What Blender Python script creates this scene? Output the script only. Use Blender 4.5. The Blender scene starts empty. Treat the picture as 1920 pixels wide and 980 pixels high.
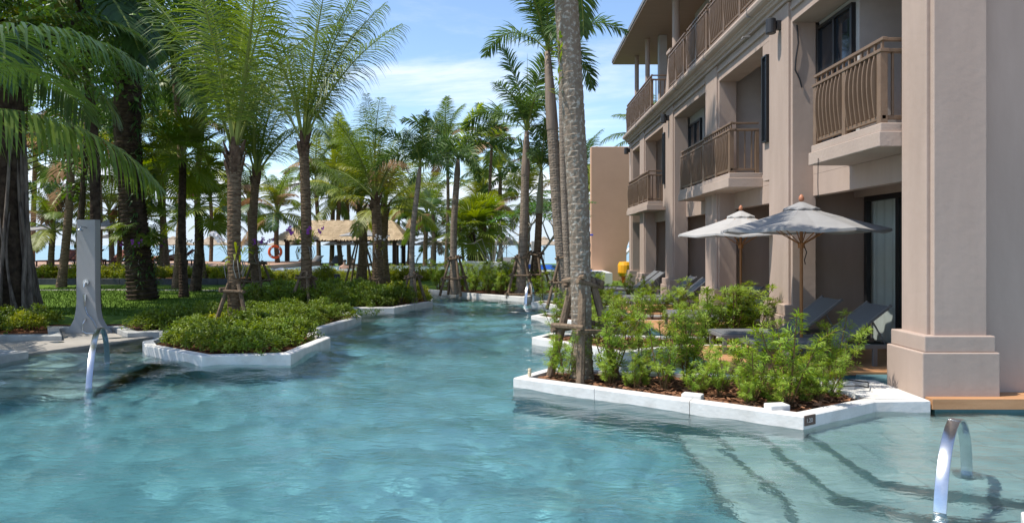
import bpy, bmesh, math, random
import numpy as np
from math import radians as R, sin, cos, pi, sqrt, atan2
from mathutils import Vector, Matrix

rnd = random.Random(7)
SC = bpy.context.scene
COL = SC.collection

# ------------------------------------------------------------------ camera
CZ = 1.8           # eye height over the pool water (water level is z = 0)
FPX, VX, VY = 1280.0, 968.0, 460.0     # focal length and vanishing point in photo pixels
cam_d = bpy.data.cameras.new('camera')
cam_d.sensor_width = 36.0
cam_d.lens = FPX / 1920.0 * 36.0
cam_d.shift_x = -(VX - 960.0) / 1920.0
cam_d.shift_y = -(490.0 - VY) / 1920.0
cam_d.clip_start = 0.05
cam_d.clip_end = 20000
cam = bpy.data.objects.new('camera', cam_d)
COL.objects.link(cam)
cam.location = (0, 0, CZ)
cam.rotation_euler = (R(90), 0, 0)
SC.camera = cam

# ------------------------------------------------------------------ sky and sun
SUN_DIR = Vector((1.0, 0.215, -1.9)).normalized()      # the way the light travels
SUN_EL = math.asin(-SUN_DIR.z)
SUN_AZ = atan2(-SUN_DIR.x, -SUN_DIR.y)
world = bpy.data.worlds.new('World')
SC.world = world
world.use_nodes = True
wt = world.node_tree
wt.nodes.clear()


def wn(t, **kw):
    n = wt.nodes.new(t)
    for k, v in kw.items():
        setattr(n, k, v)
    return n


def wmath(op, a, b=None, clamp=False):
    n = wn('ShaderNodeMath', operation=op, use_clamp=clamp)
    for i, v in enumerate((a, b)):
        if v is None:
            continue
        if isinstance(v, (int, float)):
            n.inputs[i].default_value = v
        else:
            wt.links.new(v, n.inputs[i])
    return n.outputs[0]


sky = wn('ShaderNodeTexSky', sky_type='NISHITA', sun_disc=False)
sky.sun_elevation = SUN_EL
sky.sun_rotation = SUN_AZ
sky.air_density = 1.0
sky.dust_density = 0.4
sky.ozone_density = 3.2
tc = wn('ShaderNodeTexCoord')
sep = wn('ShaderNodeSeparateXYZ')
wt.links.new(tc.outputs['Generated'], sep.inputs[0])
zz = wmath('ADD', wmath('MAXIMUM', sep.outputs[2], 0.0), 0.10)
px_ = wmath('DIVIDE', sep.outputs[0], zz)
py_ = wmath('DIVIDE', sep.outputs[1], zz)
cmb = wn('ShaderNodeCombineXYZ')
wt.links.new(px_, cmb.inputs[0])
wt.links.new(py_, cmb.inputs[1])


def wnoise(scale, detail, rough, sx, sy, off=0.0, dist=0.0, vec=None):
    mp = wn('ShaderNodeMapping')
    mp.inputs['Scale'].default_value = (sx, sy, 1)
    mp.inputs['Location'].default_value = (off, off * 0.7, off * 0.3)
    wt.links.new(vec or cmb.outputs[0], mp.inputs[0])
    n = wn('ShaderNodeTexNoise')
    n.inputs['Scale'].default_value = scale
    n.inputs['Detail'].default_value = detail
    n.inputs['Roughness'].default_value = rough
    n.inputs['Distortion'].default_value = dist
    wt.links.new(mp.outputs[0], n.inputs['Vector'])
    return n.outputs[0]


def wramp(v, a, b):
    n = wn('ShaderNodeMapRange', interpolation_type='SMOOTHSTEP')
    n.inputs['From Min'].default_value = a
    n.inputs['From Max'].default_value = b
    wt.links.new(v, n.inputs[0])
    return n.outputs[0]


wisp = wmath('MULTIPLY', wramp(wnoise(0.75, 9, 0.62, 0.75, 1.5, 3.1, 0.3), 0.47, 0.76),
             wramp(wnoise(0.22, 3, 0.5, 1.0, 1.0, 11.0), 0.32, 0.62))
wisp = wmath('MULTIPLY', wisp, 0.9)
# heaped clouds low over the sea, all round the horizon
cum = wnoise(3.0, 9, 0.58, 1.0, 1.0, 5.0, 0.2, tc.outputs['Generated'])
lowband = wramp(sep.outputs[2], 0.185, 0.03)
cumv = wmath('ADD', wmath('MULTIPLY', cum, 0.8), wmath('MULTIPLY', lowband, 0.36))
cuml = wramp(cumv, 0.60, 0.66)
cuml = wmath('MULTIPLY', cuml, wramp(lowband, 0.02, 0.25))
cl = wmath('MAXIMUM', wisp, cuml)
# heaped clouds are whiter on top, bluish grey at their base
base = wramp(sep.outputs[2], 0.05, 0.12)
ccol = wn('ShaderNodeMix', data_type='RGBA')
ccol.inputs[6].default_value = (3.4, 3.95, 4.6, 1)
ccol.inputs[7].default_value = (5.7, 5.8, 5.9, 1)
wt.links.new(base, ccol.inputs[0])
mixc = wn('ShaderNodeMix', data_type='RGBA')
wt.links.new(cl, mixc.inputs[0])
wt.links.new(sky.outputs[0], mixc.inputs[6])
wt.links.new(ccol.outputs[2], mixc.inputs[7])
bg = wn('ShaderNodeBackground')
bg.inputs[1].default_value = 0.15
wt.links.new(mixc.outputs[2], bg.inputs[0])
wo = wn('ShaderNodeOutputWorld')
wt.links.new(bg.outputs[0], wo.inputs[0])

sun_d = bpy.data.lights.new('sun', 'SUN')
sun_d.energy = 4.0
sun_d.angle = R(0.55)
sun_d.color = (1.0, 0.94, 0.85)
sun = bpy.data.objects.new('sun', sun_d)
COL.objects.link(sun)
sun.location = (-20, -6, 40)
sun.rotation_euler = SUN_DIR.to_track_quat('-Z', 'Y').to_euler()

# ------------------------------------------------------------------ exposure and renderer
SC.view_settings.view_transform = 'Standard'
SC.view_settings.look = 'None'
SC.view_settings.exposure = 0.66
SC.view_settings.gamma = 1.0
SC.view_settings.use_curve_mapping = False
SC.render.engine = 'CYCLES'
SC.cycles.max_bounces = 10
SC.cycles.diffuse_bounces = 4
SC.cycles.glossy_bounces = 4
SC.cycles.transmission_bounces = 6
SC.cycles.transparent_max_bounces = 16
SC.cycles.sample_clamp_indirect = 6.0
SC.cycles.use_denoising = True


# ------------------------------------------------------------------ helpers
def G(px, py, z=0.0):
    """photo pixel -> point on the horizontal plane at height z"""
    y = FPX * (CZ - z) / (py - VY)
    return Vector(((px - VX) / FPX * y, y, z))


def D(px, py, y):
    """photo pixel -> point at distance y"""
    return Vector(((px - VX) / FPX * y, y, CZ - (py - VY) / FPX * y))


class MB:
    def __init__(self):
        self.v = []
        self.f = []
        self.m = []
        self.mi = 0

    def add(self, vs, fs):
        b = len(self.v)
        self.v.extend([tuple(p) for p in vs])
        for f in fs:
            self.f.append([i + b for i in f])
            self.m.append(self.mi)

    def box(self, x0, x1, y0, y1, z0, z1):
        vs = [(x0, y0, z0), (x1, y0, z0), (x1, y1, z0), (x0, y1, z0),
              (x0, y0, z1), (x1, y0, z1), (x1, y1, z1), (x0, y1, z1)]
        self.add(vs, [(0, 3, 2, 1), (4, 5, 6, 7), (0, 1, 5, 4), (1, 2, 6, 5), (2, 3, 7, 6), (3, 0, 4, 7)])
        return self

    def obox(self, c, ax, ay, az):
        """box from centre and three half-axis vectors"""
        c, ax, ay, az = Vector(c), Vector(ax), Vector(ay), Vector(az)
        vs = [c + sx * ax + sy * ay + sz * az for sz in (-1, 1) for (sx, sy) in ((-1, -1), (1, -1), (1, 1), (-1, 1))]
        self.add(vs, [(0, 3, 2, 1), (4, 5, 6, 7), (0, 1, 5, 4), (1, 2, 6, 5), (2, 3, 7, 6), (3, 0, 4, 7)])
        return self

    def prism(self, poly, z0, z1, bottom=False):
        n = len(poly)
        a = sum(poly[i][0] * poly[(i + 1) % n][1] - poly[(i + 1) % n][0] * poly[i][1] for i in range(n))
        if a < 0:
            poly = poly[::-1]
        vs = [(p[0], p[1], z0) for p in poly] + [(p[0], p[1], z1) for p in poly]
        fs = [list(range(n, 2 * n))] + [(i, (i + 1) % n, n + (i + 1) % n, n + i) for i in range(n)]
        if bottom:
            fs.append(list(range(n))[::-1])
        self.add(vs, fs)
        return self

    def tube(self, pts, rad, n=8, cap=True):
        pts = [Vector(p) for p in pts]
        if isinstance(rad, (int, float)):
            rad = [rad] * len(pts)
        vs, fs = [], []
        u = None
        for i, p in enumerate(pts):
            t = (pts[min(i + 1, len(pts) - 1)] - pts[max(i - 1, 0)]).normalized()
            if u is None:
                u = t.orthogonal().normalized()
            else:
                u = (u - u.dot(t) * t).normalized()
            w = t.cross(u)
            for k in range(n):
                a = 2 * pi * k / n
                vs.append(p + rad[i] * (cos(a) * u + sin(a) * w))
        for i in range(len(pts) - 1):
            for k in range(n):
                fs.append((i * n + k, i * n + (k + 1) % n, (i + 1) * n + (k + 1) % n, (i + 1) * n + k))
        if cap:
            fs.append(list(range(n))[::-1])
            fs.append(list(range((len(pts) - 1) * n, len(pts) * n)))
        self.add(vs, fs)
        return self

    def lathe(self, prof, n=16, c=(0, 0, 0)):
        vs = [(c[0] + r * cos(2 * pi * k / n), c[1] + r * sin(2 * pi * k / n), c[2] + z) for r, z in prof for k in range(n)]
        fs = [(i * n + k, i * n + (k + 1) % n, (i + 1) * n + (k + 1) % n, (i + 1) * n + k)
              for i in range(len(prof) - 1) for k in range(n)]
        fs += [list(range(n))[::-1], list(range((len(prof) - 1) * n, len(prof) * n))]
        self.add(vs, fs)
        return self

    def strip(self, pts, wv, th, tv):
        """flat bar along pts: half-width vector wv (constant), half-thickness along tv list"""
        vs, fs = [], []
        for p, t in zip(pts, tv):
            p, t = Vector(p), Vector(t).normalized() * th
            w = Vector(wv)
            vs += [p - w - t, p + w - t, p + w + t, p - w + t]
        n = len(pts)
        for i in range(n - 1):
            for k in range(4):
                fs.append((i * 4 + k, i * 4 + (k + 1) % 4, i * 4 + 4 + (k + 1) % 4, i * 4 + 4 + k))
        fs += [(3, 2, 1, 0), (n * 4 - 4, n * 4 - 3, n * 4 - 2, n * 4 - 1)]
        self.add(vs, fs)
        return self

    def mesh(self, name, mats, smooth=False):
        me = bpy.data.meshes.new(name)
        me.from_pydata(self.v, [], self.f)
        if not isinstance(mats, (list, tuple)):
            mats = [mats]
        for m in mats:
            me.materials.append(m)
        if len(mats) > 1:
            me.polygons.foreach_set('material_index', self.m)
        if smooth:
            me.polygons.foreach_set('use_smooth', [True] * len(me.polygons))
        me.update()
        return me

    def build(self, name, mats, parent=None, smooth=False, bevel=0.0):
        o = link(name, self.mesh(name, mats, smooth), parent)
        if bevel:
            b = o.modifiers.new('bevel', 'BEVEL')
            b.width = bevel
            b.segments = 2
            b.limit_method = 'ANGLE'
        return o


def link(name, me, parent=None):
    o = bpy.data.objects.new(name, me)
    COL.objects.link(o)
    if parent is not None:
        o.parent = parent
        # meshes are written in world coordinates unless the parent stands at the origin
        if parent.get('_w'):
            o.location = -Vector(parent['_w'])
    return o


def tag(o, label=None, cat=None, group=None, kind=None):
    if label:
        o['label'] = label
    if cat:
        o['category'] = cat
    if group:
        o['group'] = group
    if kind:
        o['kind'] = kind
    return o


def thing(name, label, cat, loc=(0, 0, 0), group=None, rz=0.0, worldmesh=False):
    o = bpy.data.objects.new(name, None)
    o.empty_display_size = 0.2
    COL.objects.link(o)
    o.location = loc
    o.rotation_euler = (0, 0, rz)
    if worldmesh:
        o['_w'] = [float(c) for c in loc]
    return tag(o, label, cat, group)


def struct(o):
    o['kind'] = 'structure'
    return o


def copy_tree(o, parent=None):
    c = o.copy()
    COL.objects.link(c)
    c.parent = parent
    for ch in list(o.children):
        copy_tree(ch, c)
    return c


def place(proto, flag, loc, rz=0.0, sc=1.0, label=None, group=None):
    """the first call moves the prototype, later calls copy it"""
    o = proto if not flag else copy_tree(proto)
    flag.append(1)
    o.location = loc
    o.rotation_euler = (0, 0, rz)
    o.scale = (sc, sc, sc) if isinstance(sc, (int, float)) else sc
    if label:
        o['label'] = label
    if group:
        o['group'] = group
    return o


def inset(poly, d):
    n = len(poly)
    a = sum(poly[i][0] * poly[(i + 1) % n][1] - poly[(i + 1) % n][0] * poly[i][1] for i in range(n))
    s = 1 if a > 0 else -1
    out = []
    for i in range(n):
        p0, p1, p2 = (Vector(poly[j][:2]) for j in ((i - 1) % n, i, (i + 1) % n))
        d1, d2 = (p1 - p0).normalized(), (p2 - p1).normalized()
        n1, n2 = Vector((-d1.y, d1.x)) * s, Vector((-d2.y, d2.x)) * s
        b = (n1 + n2)
        b = b / max(b.dot(n1), 0.35) * 1.0
        out.append(tuple(p1 + b * d))
    return out


def in_poly(x, y, poly):
    c = False
    n = len(poly)
    for i in range(n):
        x1, y1 = poly[i][:2]
        x2, y2 = poly[(i + 1) % n][:2]
        if (y1 > y) != (y2 > y) and x < (x2 - x1) * (y - y1) / (y2 - y1) + x1:
            c = not c
    return c


# ------------------------------------------------------------------ materials
def mat(name, col, rough=0.6, spec=0.3, var=0.0, vscale=3.0, col2=None, bump=0.0, bscale=40.0, metal=0.0,
        transl=0.0, obvar=0.0, coat=0.0, vstretch=(1, 1, 1), detail=6, thr=(0.35, 0.65), sss=0.0):
    m = bpy.data.materials.new(name)
    m.use_nodes = True
    nt = m.node_tree
    N = nt.nodes
    bs = N['Principled BSDF']
    bs.inputs['Base Color'].default_value = (*col, 1)
    bs.inputs['Roughness'].default_value = rough
    bs.inputs['Specular IOR Level'].default_value = spec
    bs.inputs['Metallic'].default_value = metal
    if coat:
        bs.inputs['Coat Weight'].default_value = coat
    tcn = N.new('ShaderNodeTexCoord')
    csock = None
    if col2 is not None or var:
        c2 = col2 if col2 is not None else tuple(max(0.0, c * (1 - var)) for c in col)
        mp = N.new('ShaderNodeMapping')
        mp.inputs['Scale'].default_value = vstretch
        nt.links.new(tcn.outputs['Object'], mp.inputs[0])
        ns = N.new('ShaderNodeTexNoise')
        ns.inputs['Scale'].default_value = vscale
        ns.inputs['Detail'].default_value = detail
        ns.inputs['Roughness'].default_value = 0.6
        nt.links.new(mp.outputs[0], ns.inputs['Vector'])
        rm = N.new('ShaderNodeMapRange')
        rm.inputs['From Min'].default_value, rm.inputs['From Max'].default_value = thr
        nt.links.new(ns.outputs[0], rm.inputs[0])
        mx = N.new('ShaderNodeMix')
        mx.data_type = 'RGBA'
        mx.inputs[6].default_value = (*col, 1)
        mx.inputs[7].default_value = (*c2, 1)
        nt.links.new(rm.outputs[0], mx.inputs[0])
        csock = mx.outputs[2]
    if obvar:
        oi = N.new('ShaderNodeObjectInfo')
        gi = N.new('ShaderNodeNewGeometry')
        ad = N.new('ShaderNodeMath')
        ad.operation = 'ADD'
        nt.links.new(oi.outputs['Random'], ad.inputs[0])
        nt.links.new(gi.outputs['Random Per Island'], ad.inputs[1])
        mr = N.new('ShaderNodeMapRange')
        mr.inputs['From Max'].default_value = 2.0
        mr.inputs['To Min'].default_value = 1 - obvar
        mr.inputs['To Max'].default_value = 1 + obvar
        nt.links.new(ad.outputs[0], mr.inputs[0])
        hs = N.new('ShaderNodeHueSaturation')
        if csock:
            nt.links.new(csock, hs.inputs['Color'])
        else:
            hs.inputs['Color'].default_value = (*col, 1)
        nt.links.new(mr.outputs[0], hs.inputs['Value'])
        csock = hs.outputs[0]
    if csock:
        nt.links.new(csock, bs.inputs['Base Color'])
    if bump:
        nb = N.new('ShaderNodeTexNoise')
        nb.inputs['Scale'].default_value = bscale
        nb.inputs['Detail'].default_value = 5
        nt.links.new(tcn.outputs['Object'], nb.inputs['Vector'])
        bp = N.new('ShaderNodeBump')
        bp.inputs['Strength'].default_value = bump
        bp.inputs['Distance'].default_value = 0.02
        nt.links.new(nb.outputs[0], bp.inputs['Height'])
        nt.links.new(bp.outputs[0], bs.inputs['Normal'])
    if transl:
        out = N['Material Output']
        tr = N.new('ShaderNodeBsdfTranslucent')
        ms = N.new('ShaderNodeMixShader')
        ms.inputs[0].default_value = transl
        g = N.new('ShaderNodeHueSaturation')
        g.inputs['Saturation'].default_value = 1.15
        g.inputs['Value'].default_value = 1.7
        g.inputs['Hue'].default_value = 0.485
        if csock:
            nt.links.new(csock, g.inputs['Color'])
        else:
            g.inputs['Color'].default_value = (*col, 1)
        nt.links.new(g.outputs[0], tr.inputs['Color'])
        nt.links.new(bs.outputs[0], ms.inputs[1])
        nt.links.new(tr.outputs[0], ms.inputs[2])
        nt.links.new(ms.outputs[0], out.inputs['Surface'])
    return m


M = {}
M['stucco'] = mat('taupe stucco', (0.42, 0.326, 0.27), 0.88, 0.12, col2=(0.35, 0.27, 0.222), vscale=1.6, bump=0.16, bscale=11, vstretch=(1.5, 1.5, 0.3), detail=9, thr=(0.3, 0.72))
M['trim'] = mat('pale taupe trim', (0.44, 0.35, 0.29), 0.8, 0.15, col2=(0.38, 0.30, 0.25), vscale=1.2, bump=0.2, bscale=25)
M['tan'] = mat('tan stucco', (0.60, 0.375, 0.25), 0.9, 0.1, col2=(0.53, 0.33, 0.218), vscale=0.5, bump=0.14, bscale=7)
M['greywall'] = mat('grey plaster', (0.42, 0.40, 0.38), 0.85, 0.1, var=0.12, bump=0.1)
M['soffit'] = mat('soffit boards', (0.27, 0.2, 0.155), 0.7, 0.2, var=0.12, vstretch=(0.3, 6, 1))
M['fascia'] = mat('grey eave flashing', (0.2, 0.19, 0.18), 0.5, 0.4, var=0.2)
M['rail'] = mat('brown painted rail', (0.205, 0.135, 0.088), 0.5, 0.35, var=0.18, vscale=5, bump=0.05)
M['black'] = mat('black frame', (0.012, 0.012, 0.013), 0.35, 0.5)
M['lampm'] = mat('dark lamp', (0.03, 0.03, 0.032), 0.45, 0.4)
M['kerb'] = mat('white kerb', (0.62, 0.605, 0.57), 0.75, 0.2, col2=(0.46, 0.44, 0.40), vscale=3.5, bump=0.2, bscale=24, thr=(0.42, 0.78), detail=10)
M['greykerb'] = mat('grey stone kerb', (0.42, 0.42, 0.40), 0.75, 0.25, var=0.3, vscale=2.5, bump=0.15, bscale=30)
M['deck'] = mat('orange deck boards', (0.50, 0.27, 0.135), 0.6, 0.3, col2=(0.38, 0.195, 0.09), vscale=1.5, vstretch=(0.5, 14, 4), bump=0.1, obvar=0.12)
M['stone'] = mat('stone paving', (0.36, 0.33, 0.285), 0.75, 0.3, col2=(0.27, 0.25, 0.22), vscale=1.2, bump=0.12, bscale=25)
M['floor'] = mat('pool stone tile', (0.205, 0.36, 0.39), 0.8, 0.1, col2=(0.165, 0.31, 0.34), vscale=2.5, bump=0.1, bscale=12)
def tile_floor(m, size, amount):
    nt = m.node_tree
    bs = nt.nodes['Principled BSDF']
    src = bs.inputs['Base Color'].links[0].from_socket
    tcn = nt.nodes.new('ShaderNodeTexCoord')
    bk = nt.nodes.new('ShaderNodeTexBrick')
    bk.offset = 0.5
    bk.inputs['Scale'].default_value = 1.0
    bk.inputs['Brick Width'].default_value = size * 2
    bk.inputs['Row Height'].default_value = size
    bk.inputs['Mortar Size'].default_value = 0.012
    bk.inputs['Color1'].default_value = (1, 1, 1, 1)
    bk.inputs['Color2'].default_value = (0.78, 0.82, 0.83, 1)
    bk.inputs['Mortar'].default_value = (0.45, 0.5, 0.52, 1)
    nt.links.new(tcn.outputs['Object'], bk.inputs['Vector'])
    mx = nt.nodes.new('ShaderNodeMix')
    mx.data_type = 'RGBA'
    mx.blend_type = 'MULTIPLY'
    mx.inputs[0].default_value = amount
    nt.links.new(src, mx.inputs[6])
    nt.links.new(bk.outputs['Color'], mx.inputs[7])
    nt.links.new(mx.outputs[2], bs.inputs['Base Color'])


M['step'] = mat('pale pool step stone', (0.40, 0.45, 0.435), 0.8, 0.1, col2=(0.28, 0.335, 0.33), vscale=1.2, bump=0.1, bscale=12)
tile_floor(M['floor'], 0.55, 0.85)
tile_floor(M['step'], 0.4, 0.55)
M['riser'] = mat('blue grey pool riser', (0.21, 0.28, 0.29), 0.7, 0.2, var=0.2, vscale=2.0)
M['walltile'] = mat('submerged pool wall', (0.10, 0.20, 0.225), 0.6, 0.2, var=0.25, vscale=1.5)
M['lawn'] = mat('lawn', (0.122, 0.201, 0.023), 0.9, 0.1, col2=(0.073, 0.128, 0.018), vscale=2.2, bump=0.8, bscale=120)
M['soil'] = mat('bark mulch', (0.13, 0.055, 0.028), 0.95, 0.1, col2=(0.05, 0.025, 0.015), vscale=30, bump=1.0, bscale=60)
M['sand'] = mat('sand', (0.45, 0.38, 0.29), 0.95, 0.1, var=0.2, vscale=0.6, bump=0.3)
M['pave'] = mat('terracotta paving', (0.46, 0.29, 0.2), 0.8, 0.2, var=0.2, vscale=1.0)
M['darkstone'] = mat('dark stone wall', (0.075, 0.08, 0.088), 0.7, 0.3, var=0.4, vscale=4, bump=0.3)
M['white'] = mat('white paint', (0.74, 0.74, 0.73), 0.5, 0.3, var=0.06)
M['bluecover'] = mat('blue cover', (0.012, 0.09, 0.42), 0.5, 0.3, var=0.2)
M['bluepole'] = mat('blue pole paint', (0.02, 0.05, 0.42), 0.4, 0.4)
M['yellow'] = mat('yellow plastic', (0.75, 0.36, 0.012), 0.4, 0.4)
M['orange'] = mat('orange plastic', (0.75, 0.12, 0.03), 0.45, 0.4)
M['chrome'] = mat('brushed steel', (0.62, 0.63, 0.64), 0.22, 0.5, metal=1.0, var=0.1, vscale=20)
M['sling'] = mat('charcoal sling', (0.15, 0.155, 0.16), 0.75, 0.2, var=0.2, vscale=60)
M['alu'] = mat('grey powder coated frame', (0.16, 0.155, 0.15), 0.5, 0.35)
M['canvas'] = mat('grey canvas', (0.31, 0.305, 0.30), 0.9, 0.1, var=0.12, vscale=4, bump=0.06, transl=0.12)
M['canvas2'] = mat('pale canvas', (0.43, 0.42, 0.405), 0.9, 0.1, var=0.1, vscale=4, transl=0.12)
M['beige'] = mat('beige thatched canvas', (0.40, 0.33, 0.255), 0.95, 0.1, var=0.3, vscale=6, bump=0.5)
M['polewood'] = mat('varnished pole', (0.36, 0.15, 0.045), 0.45, 0.4, var=0.3, vscale=6, vstretch=(4, 4, 0.5))
M['finial'] = mat('wooden finial', (0.42, 0.17, 0.09), 0.4, 0.4)
M['prop'] = mat('weathered timber pole', (0.215, 0.155, 0.105), 0.9, 0.1, col2=(0.11, 0.08, 0.055), vscale=7, vstretch=(3, 3, 0.6), bump=0.6, bscale=25, obvar=0.12)
M['trunk_brown'] = mat('coconut trunk', (0.235, 0.165, 0.105), 0.95, 0.08, col2=(0.085, 0.056, 0.036), vscale=6, vstretch=(1, 1, 5), bump=0.9, bscale=18)
M['trunk_grey'] = mat('grey palm trunk', (0.31, 0.25, 0.195), 0.95, 0.08, col2=(0.18, 0.14, 0.105), vscale=4, vstretch=(1, 1, 6), bump=0.6, bscale=18)
M['trunk_dark'] = mat('dark shaggy trunk', (0.105, 0.076, 0.055), 0.98, 0.05, col2=(0.038, 0.027, 0.021), vscale=6, bump=1.0, bscale=14)
M['trunk_lichen'] = mat('lichen spotted palm trunk', (0.19, 0.15, 0.112), 0.95, 0.08, col2=(0.37, 0.35, 0.30), vscale=22, vstretch=(1, 1, 1.0), bump=0.5, bscale=18, detail=10, thr=(0.51, 0.66))
M['root'] = mat('aerial root bark', (0.30, 0.25, 0.21), 0.95, 0.08, col2=(0.09, 0.07, 0.06), vscale=5, vstretch=(2, 2, 0.4), bump=0.5)
M['boot'] = mat('old leaf base fibre', (0.19, 0.12, 0.08), 0.95, 0.1, col2=(0.07, 0.045, 0.03), vscale=8, bump=0.8, obvar=0.2)
M['shaft'] = mat('dry crownshaft', (0.30, 0.23, 0.18), 0.8, 0.15, col2=(0.19, 0.145, 0.11), vscale=4, vstretch=(3, 3, 0.4))
M['shaft_green'] = mat('green crownshaft', (0.21, 0.24, 0.13), 0.6, 0.25, col2=(0.28, 0.24, 0.16), vscale=3, vstretch=(1, 1, 0.5))
M['rachis'] = mat('frond stalk', (0.24, 0.28, 0.06), 0.55, 0.3, var=0.25)
M['coco'] = mat('coconut leaflets', (0.130, 0.188, 0.028), 0.45, 0.4, col2=(0.081, 0.135, 0.022), vscale=0.8, transl=0.32, obvar=0.38)
M['cocoy'] = mat('yellowing leaflets', (0.243, 0.250, 0.030), 0.5, 0.35, col2=(0.115, 0.169, 0.024), vscale=0.9, transl=0.36, obvar=0.3)
M['cocod'] = mat('deep green leaflets', (0.051, 0.102, 0.024), 0.45, 0.4, transl=0.25, obvar=0.35)
M['foxt'] = mat('foxtail leaflets', (0.092, 0.162, 0.035), 0.5, 0.35, col2=(0.058, 0.109, 0.029), vscale=1.0, transl=0.28, obvar=0.35)
M['lime'] = mat('new lime frond', (0.24, 0.32, 0.02), 0.5, 0.35, transl=0.4, obvar=0.2)
M['dryfrond'] = mat('dry brown frond', (0.24, 0.15, 0.08), 0.9, 0.1, transl=0.2, obvar=0.3)
M['fan'] = mat('fan palm leaves', (0.103, 0.180, 0.021), 0.45, 0.4, col2=(0.191, 0.219, 0.028), vscale=0.8, transl=0.36, obvar=0.3)
M['hedge'] = mat('low shrub leaves', (0.109, 0.185, 0.020), 0.5, 0.35, col2=(0.179, 0.225, 0.022), vscale=1.6, transl=0.28, obvar=0.45)
M['hedgey'] = mat('golden shrub leaves', (0.285, 0.290, 0.017), 0.5, 0.35, col2=(0.135, 0.207, 0.017), vscale=3.0, transl=0.3, obvar=0.4)
M['podo'] = mat('narrow shrub leaves', (0.155, 0.265, 0.029), 0.5, 0.35, col2=(0.252, 0.317, 0.031), vscale=2.5, transl=0.34, obvar=0.42)
M['broad'] = mat('broad tree leaves', (0.058, 0.132, 0.021), 0.42, 0.45, col2=(0.106, 0.184, 0.024), vscale=0.7, transl=0.25, obvar=0.4)
M['plum'] = mat('frangipani leaves', (0.070, 0.168, 0.022), 0.4, 0.45, transl=0.3, obvar=0.35)
M['twig'] = mat('shrub stems', (0.16, 0.10, 0.045), 0.85, 0.1, var=0.3)
M['greybranch'] = mat('pale bare branches', (0.36, 0.34, 0.31), 0.85, 0.1, var=0.25)
M['petalw'] = mat('white petals', (0.78, 0.74, 0.76), 0.6, 0.2, transl=0.25)
M['petalp'] = mat('purple petals', (0.30, 0.07, 0.38), 0.6, 0.2, transl=0.25)
M['thatch'] = mat('straw thatch', (0.60, 0.47, 0.31), 0.95, 0.05, col2=(0.50, 0.385, 0.245), vscale=2.5, obvar=0.18)
M['redbrown'] = mat('red brown wicker', (0.13, 0.035, 0.022), 0.7, 0.2, var=0.25)
M['darkwood'] = mat('dark wood', (0.06, 0.028, 0.02), 0.6, 0.3, var=0.3)
M['skin'] = mat('skin', (0.46, 0.26, 0.18), 0.55, 0.3)
M['hair'] = mat('dark hair', (0.015, 0.011, 0.009), 0.5, 0.4)
M['towel'] = mat('orange towel', (0.55, 0.16, 0.06), 0.95, 0.05, var=0.15)
M['curtain'] = mat('sheer curtain', (0.72, 0.74, 0.71), 0.9, 0.1, var=0.08, transl=0.2)
M['sign'] = mat('depth plate', (0.12, 0.075, 0.055), 0.6, 0.3, var=0.2)
M['signtext'] = mat('plate lettering', (0.55, 0.5, 0.45), 0.6, 0.3)
M['cable'] = mat('dark cable', (0.02, 0.02, 0.022), 0.5, 0.3)


def glass_mat():
    m = bpy.data.materials.new('window glass')
    m.use_nodes = True
    nt = m.node_tree
    nt.nodes.clear()
    tr = nt.nodes.new('ShaderNodeBsdfTransparent')
    tr.inputs[0].default_value = (0.8, 0.84, 0.83, 1)
    gl = nt.nodes.new('ShaderNodeBsdfGlossy')
    gl.inputs['Roughness'].default_value = 0.02
    lw = nt.nodes.new('ShaderNodeLayerWeight')
    lw.inputs[0].default_value = 0.5
    pw = nt.nodes.new('ShaderNodeMath')
    pw.operation = 'POWER'
    pw.inputs[1].default_value = 5.0
    nt.links.new(lw.outputs['Facing'], pw.inputs[0])
    fr = nt.nodes.new('ShaderNodeMath')
    fr.operation = 'MULTIPLY_ADD'
    fr.inputs[1].default_value = 0.9
    fr.inputs[2].default_value = 0.06
    nt.links.new(pw.outputs[0], fr.inputs[0])
    ms = nt.nodes.new('ShaderNodeMixShader')
    out = nt.nodes.new('ShaderNodeOutputMaterial')
    nt.links.new(fr.outputs[0], ms.inputs[0])
    nt.links.new(tr.outputs[0], ms.inputs[1])
    nt.links.new(gl.outputs[0], ms.inputs[2])
    nt.links.new(ms.outputs[0], out.inputs[0])
    return m


M['glass'] = glass_mat()
M['darkglass'] = mat('dark window glass', (0.012, 0.016, 0.022), 0.06, 0.6)


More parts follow.
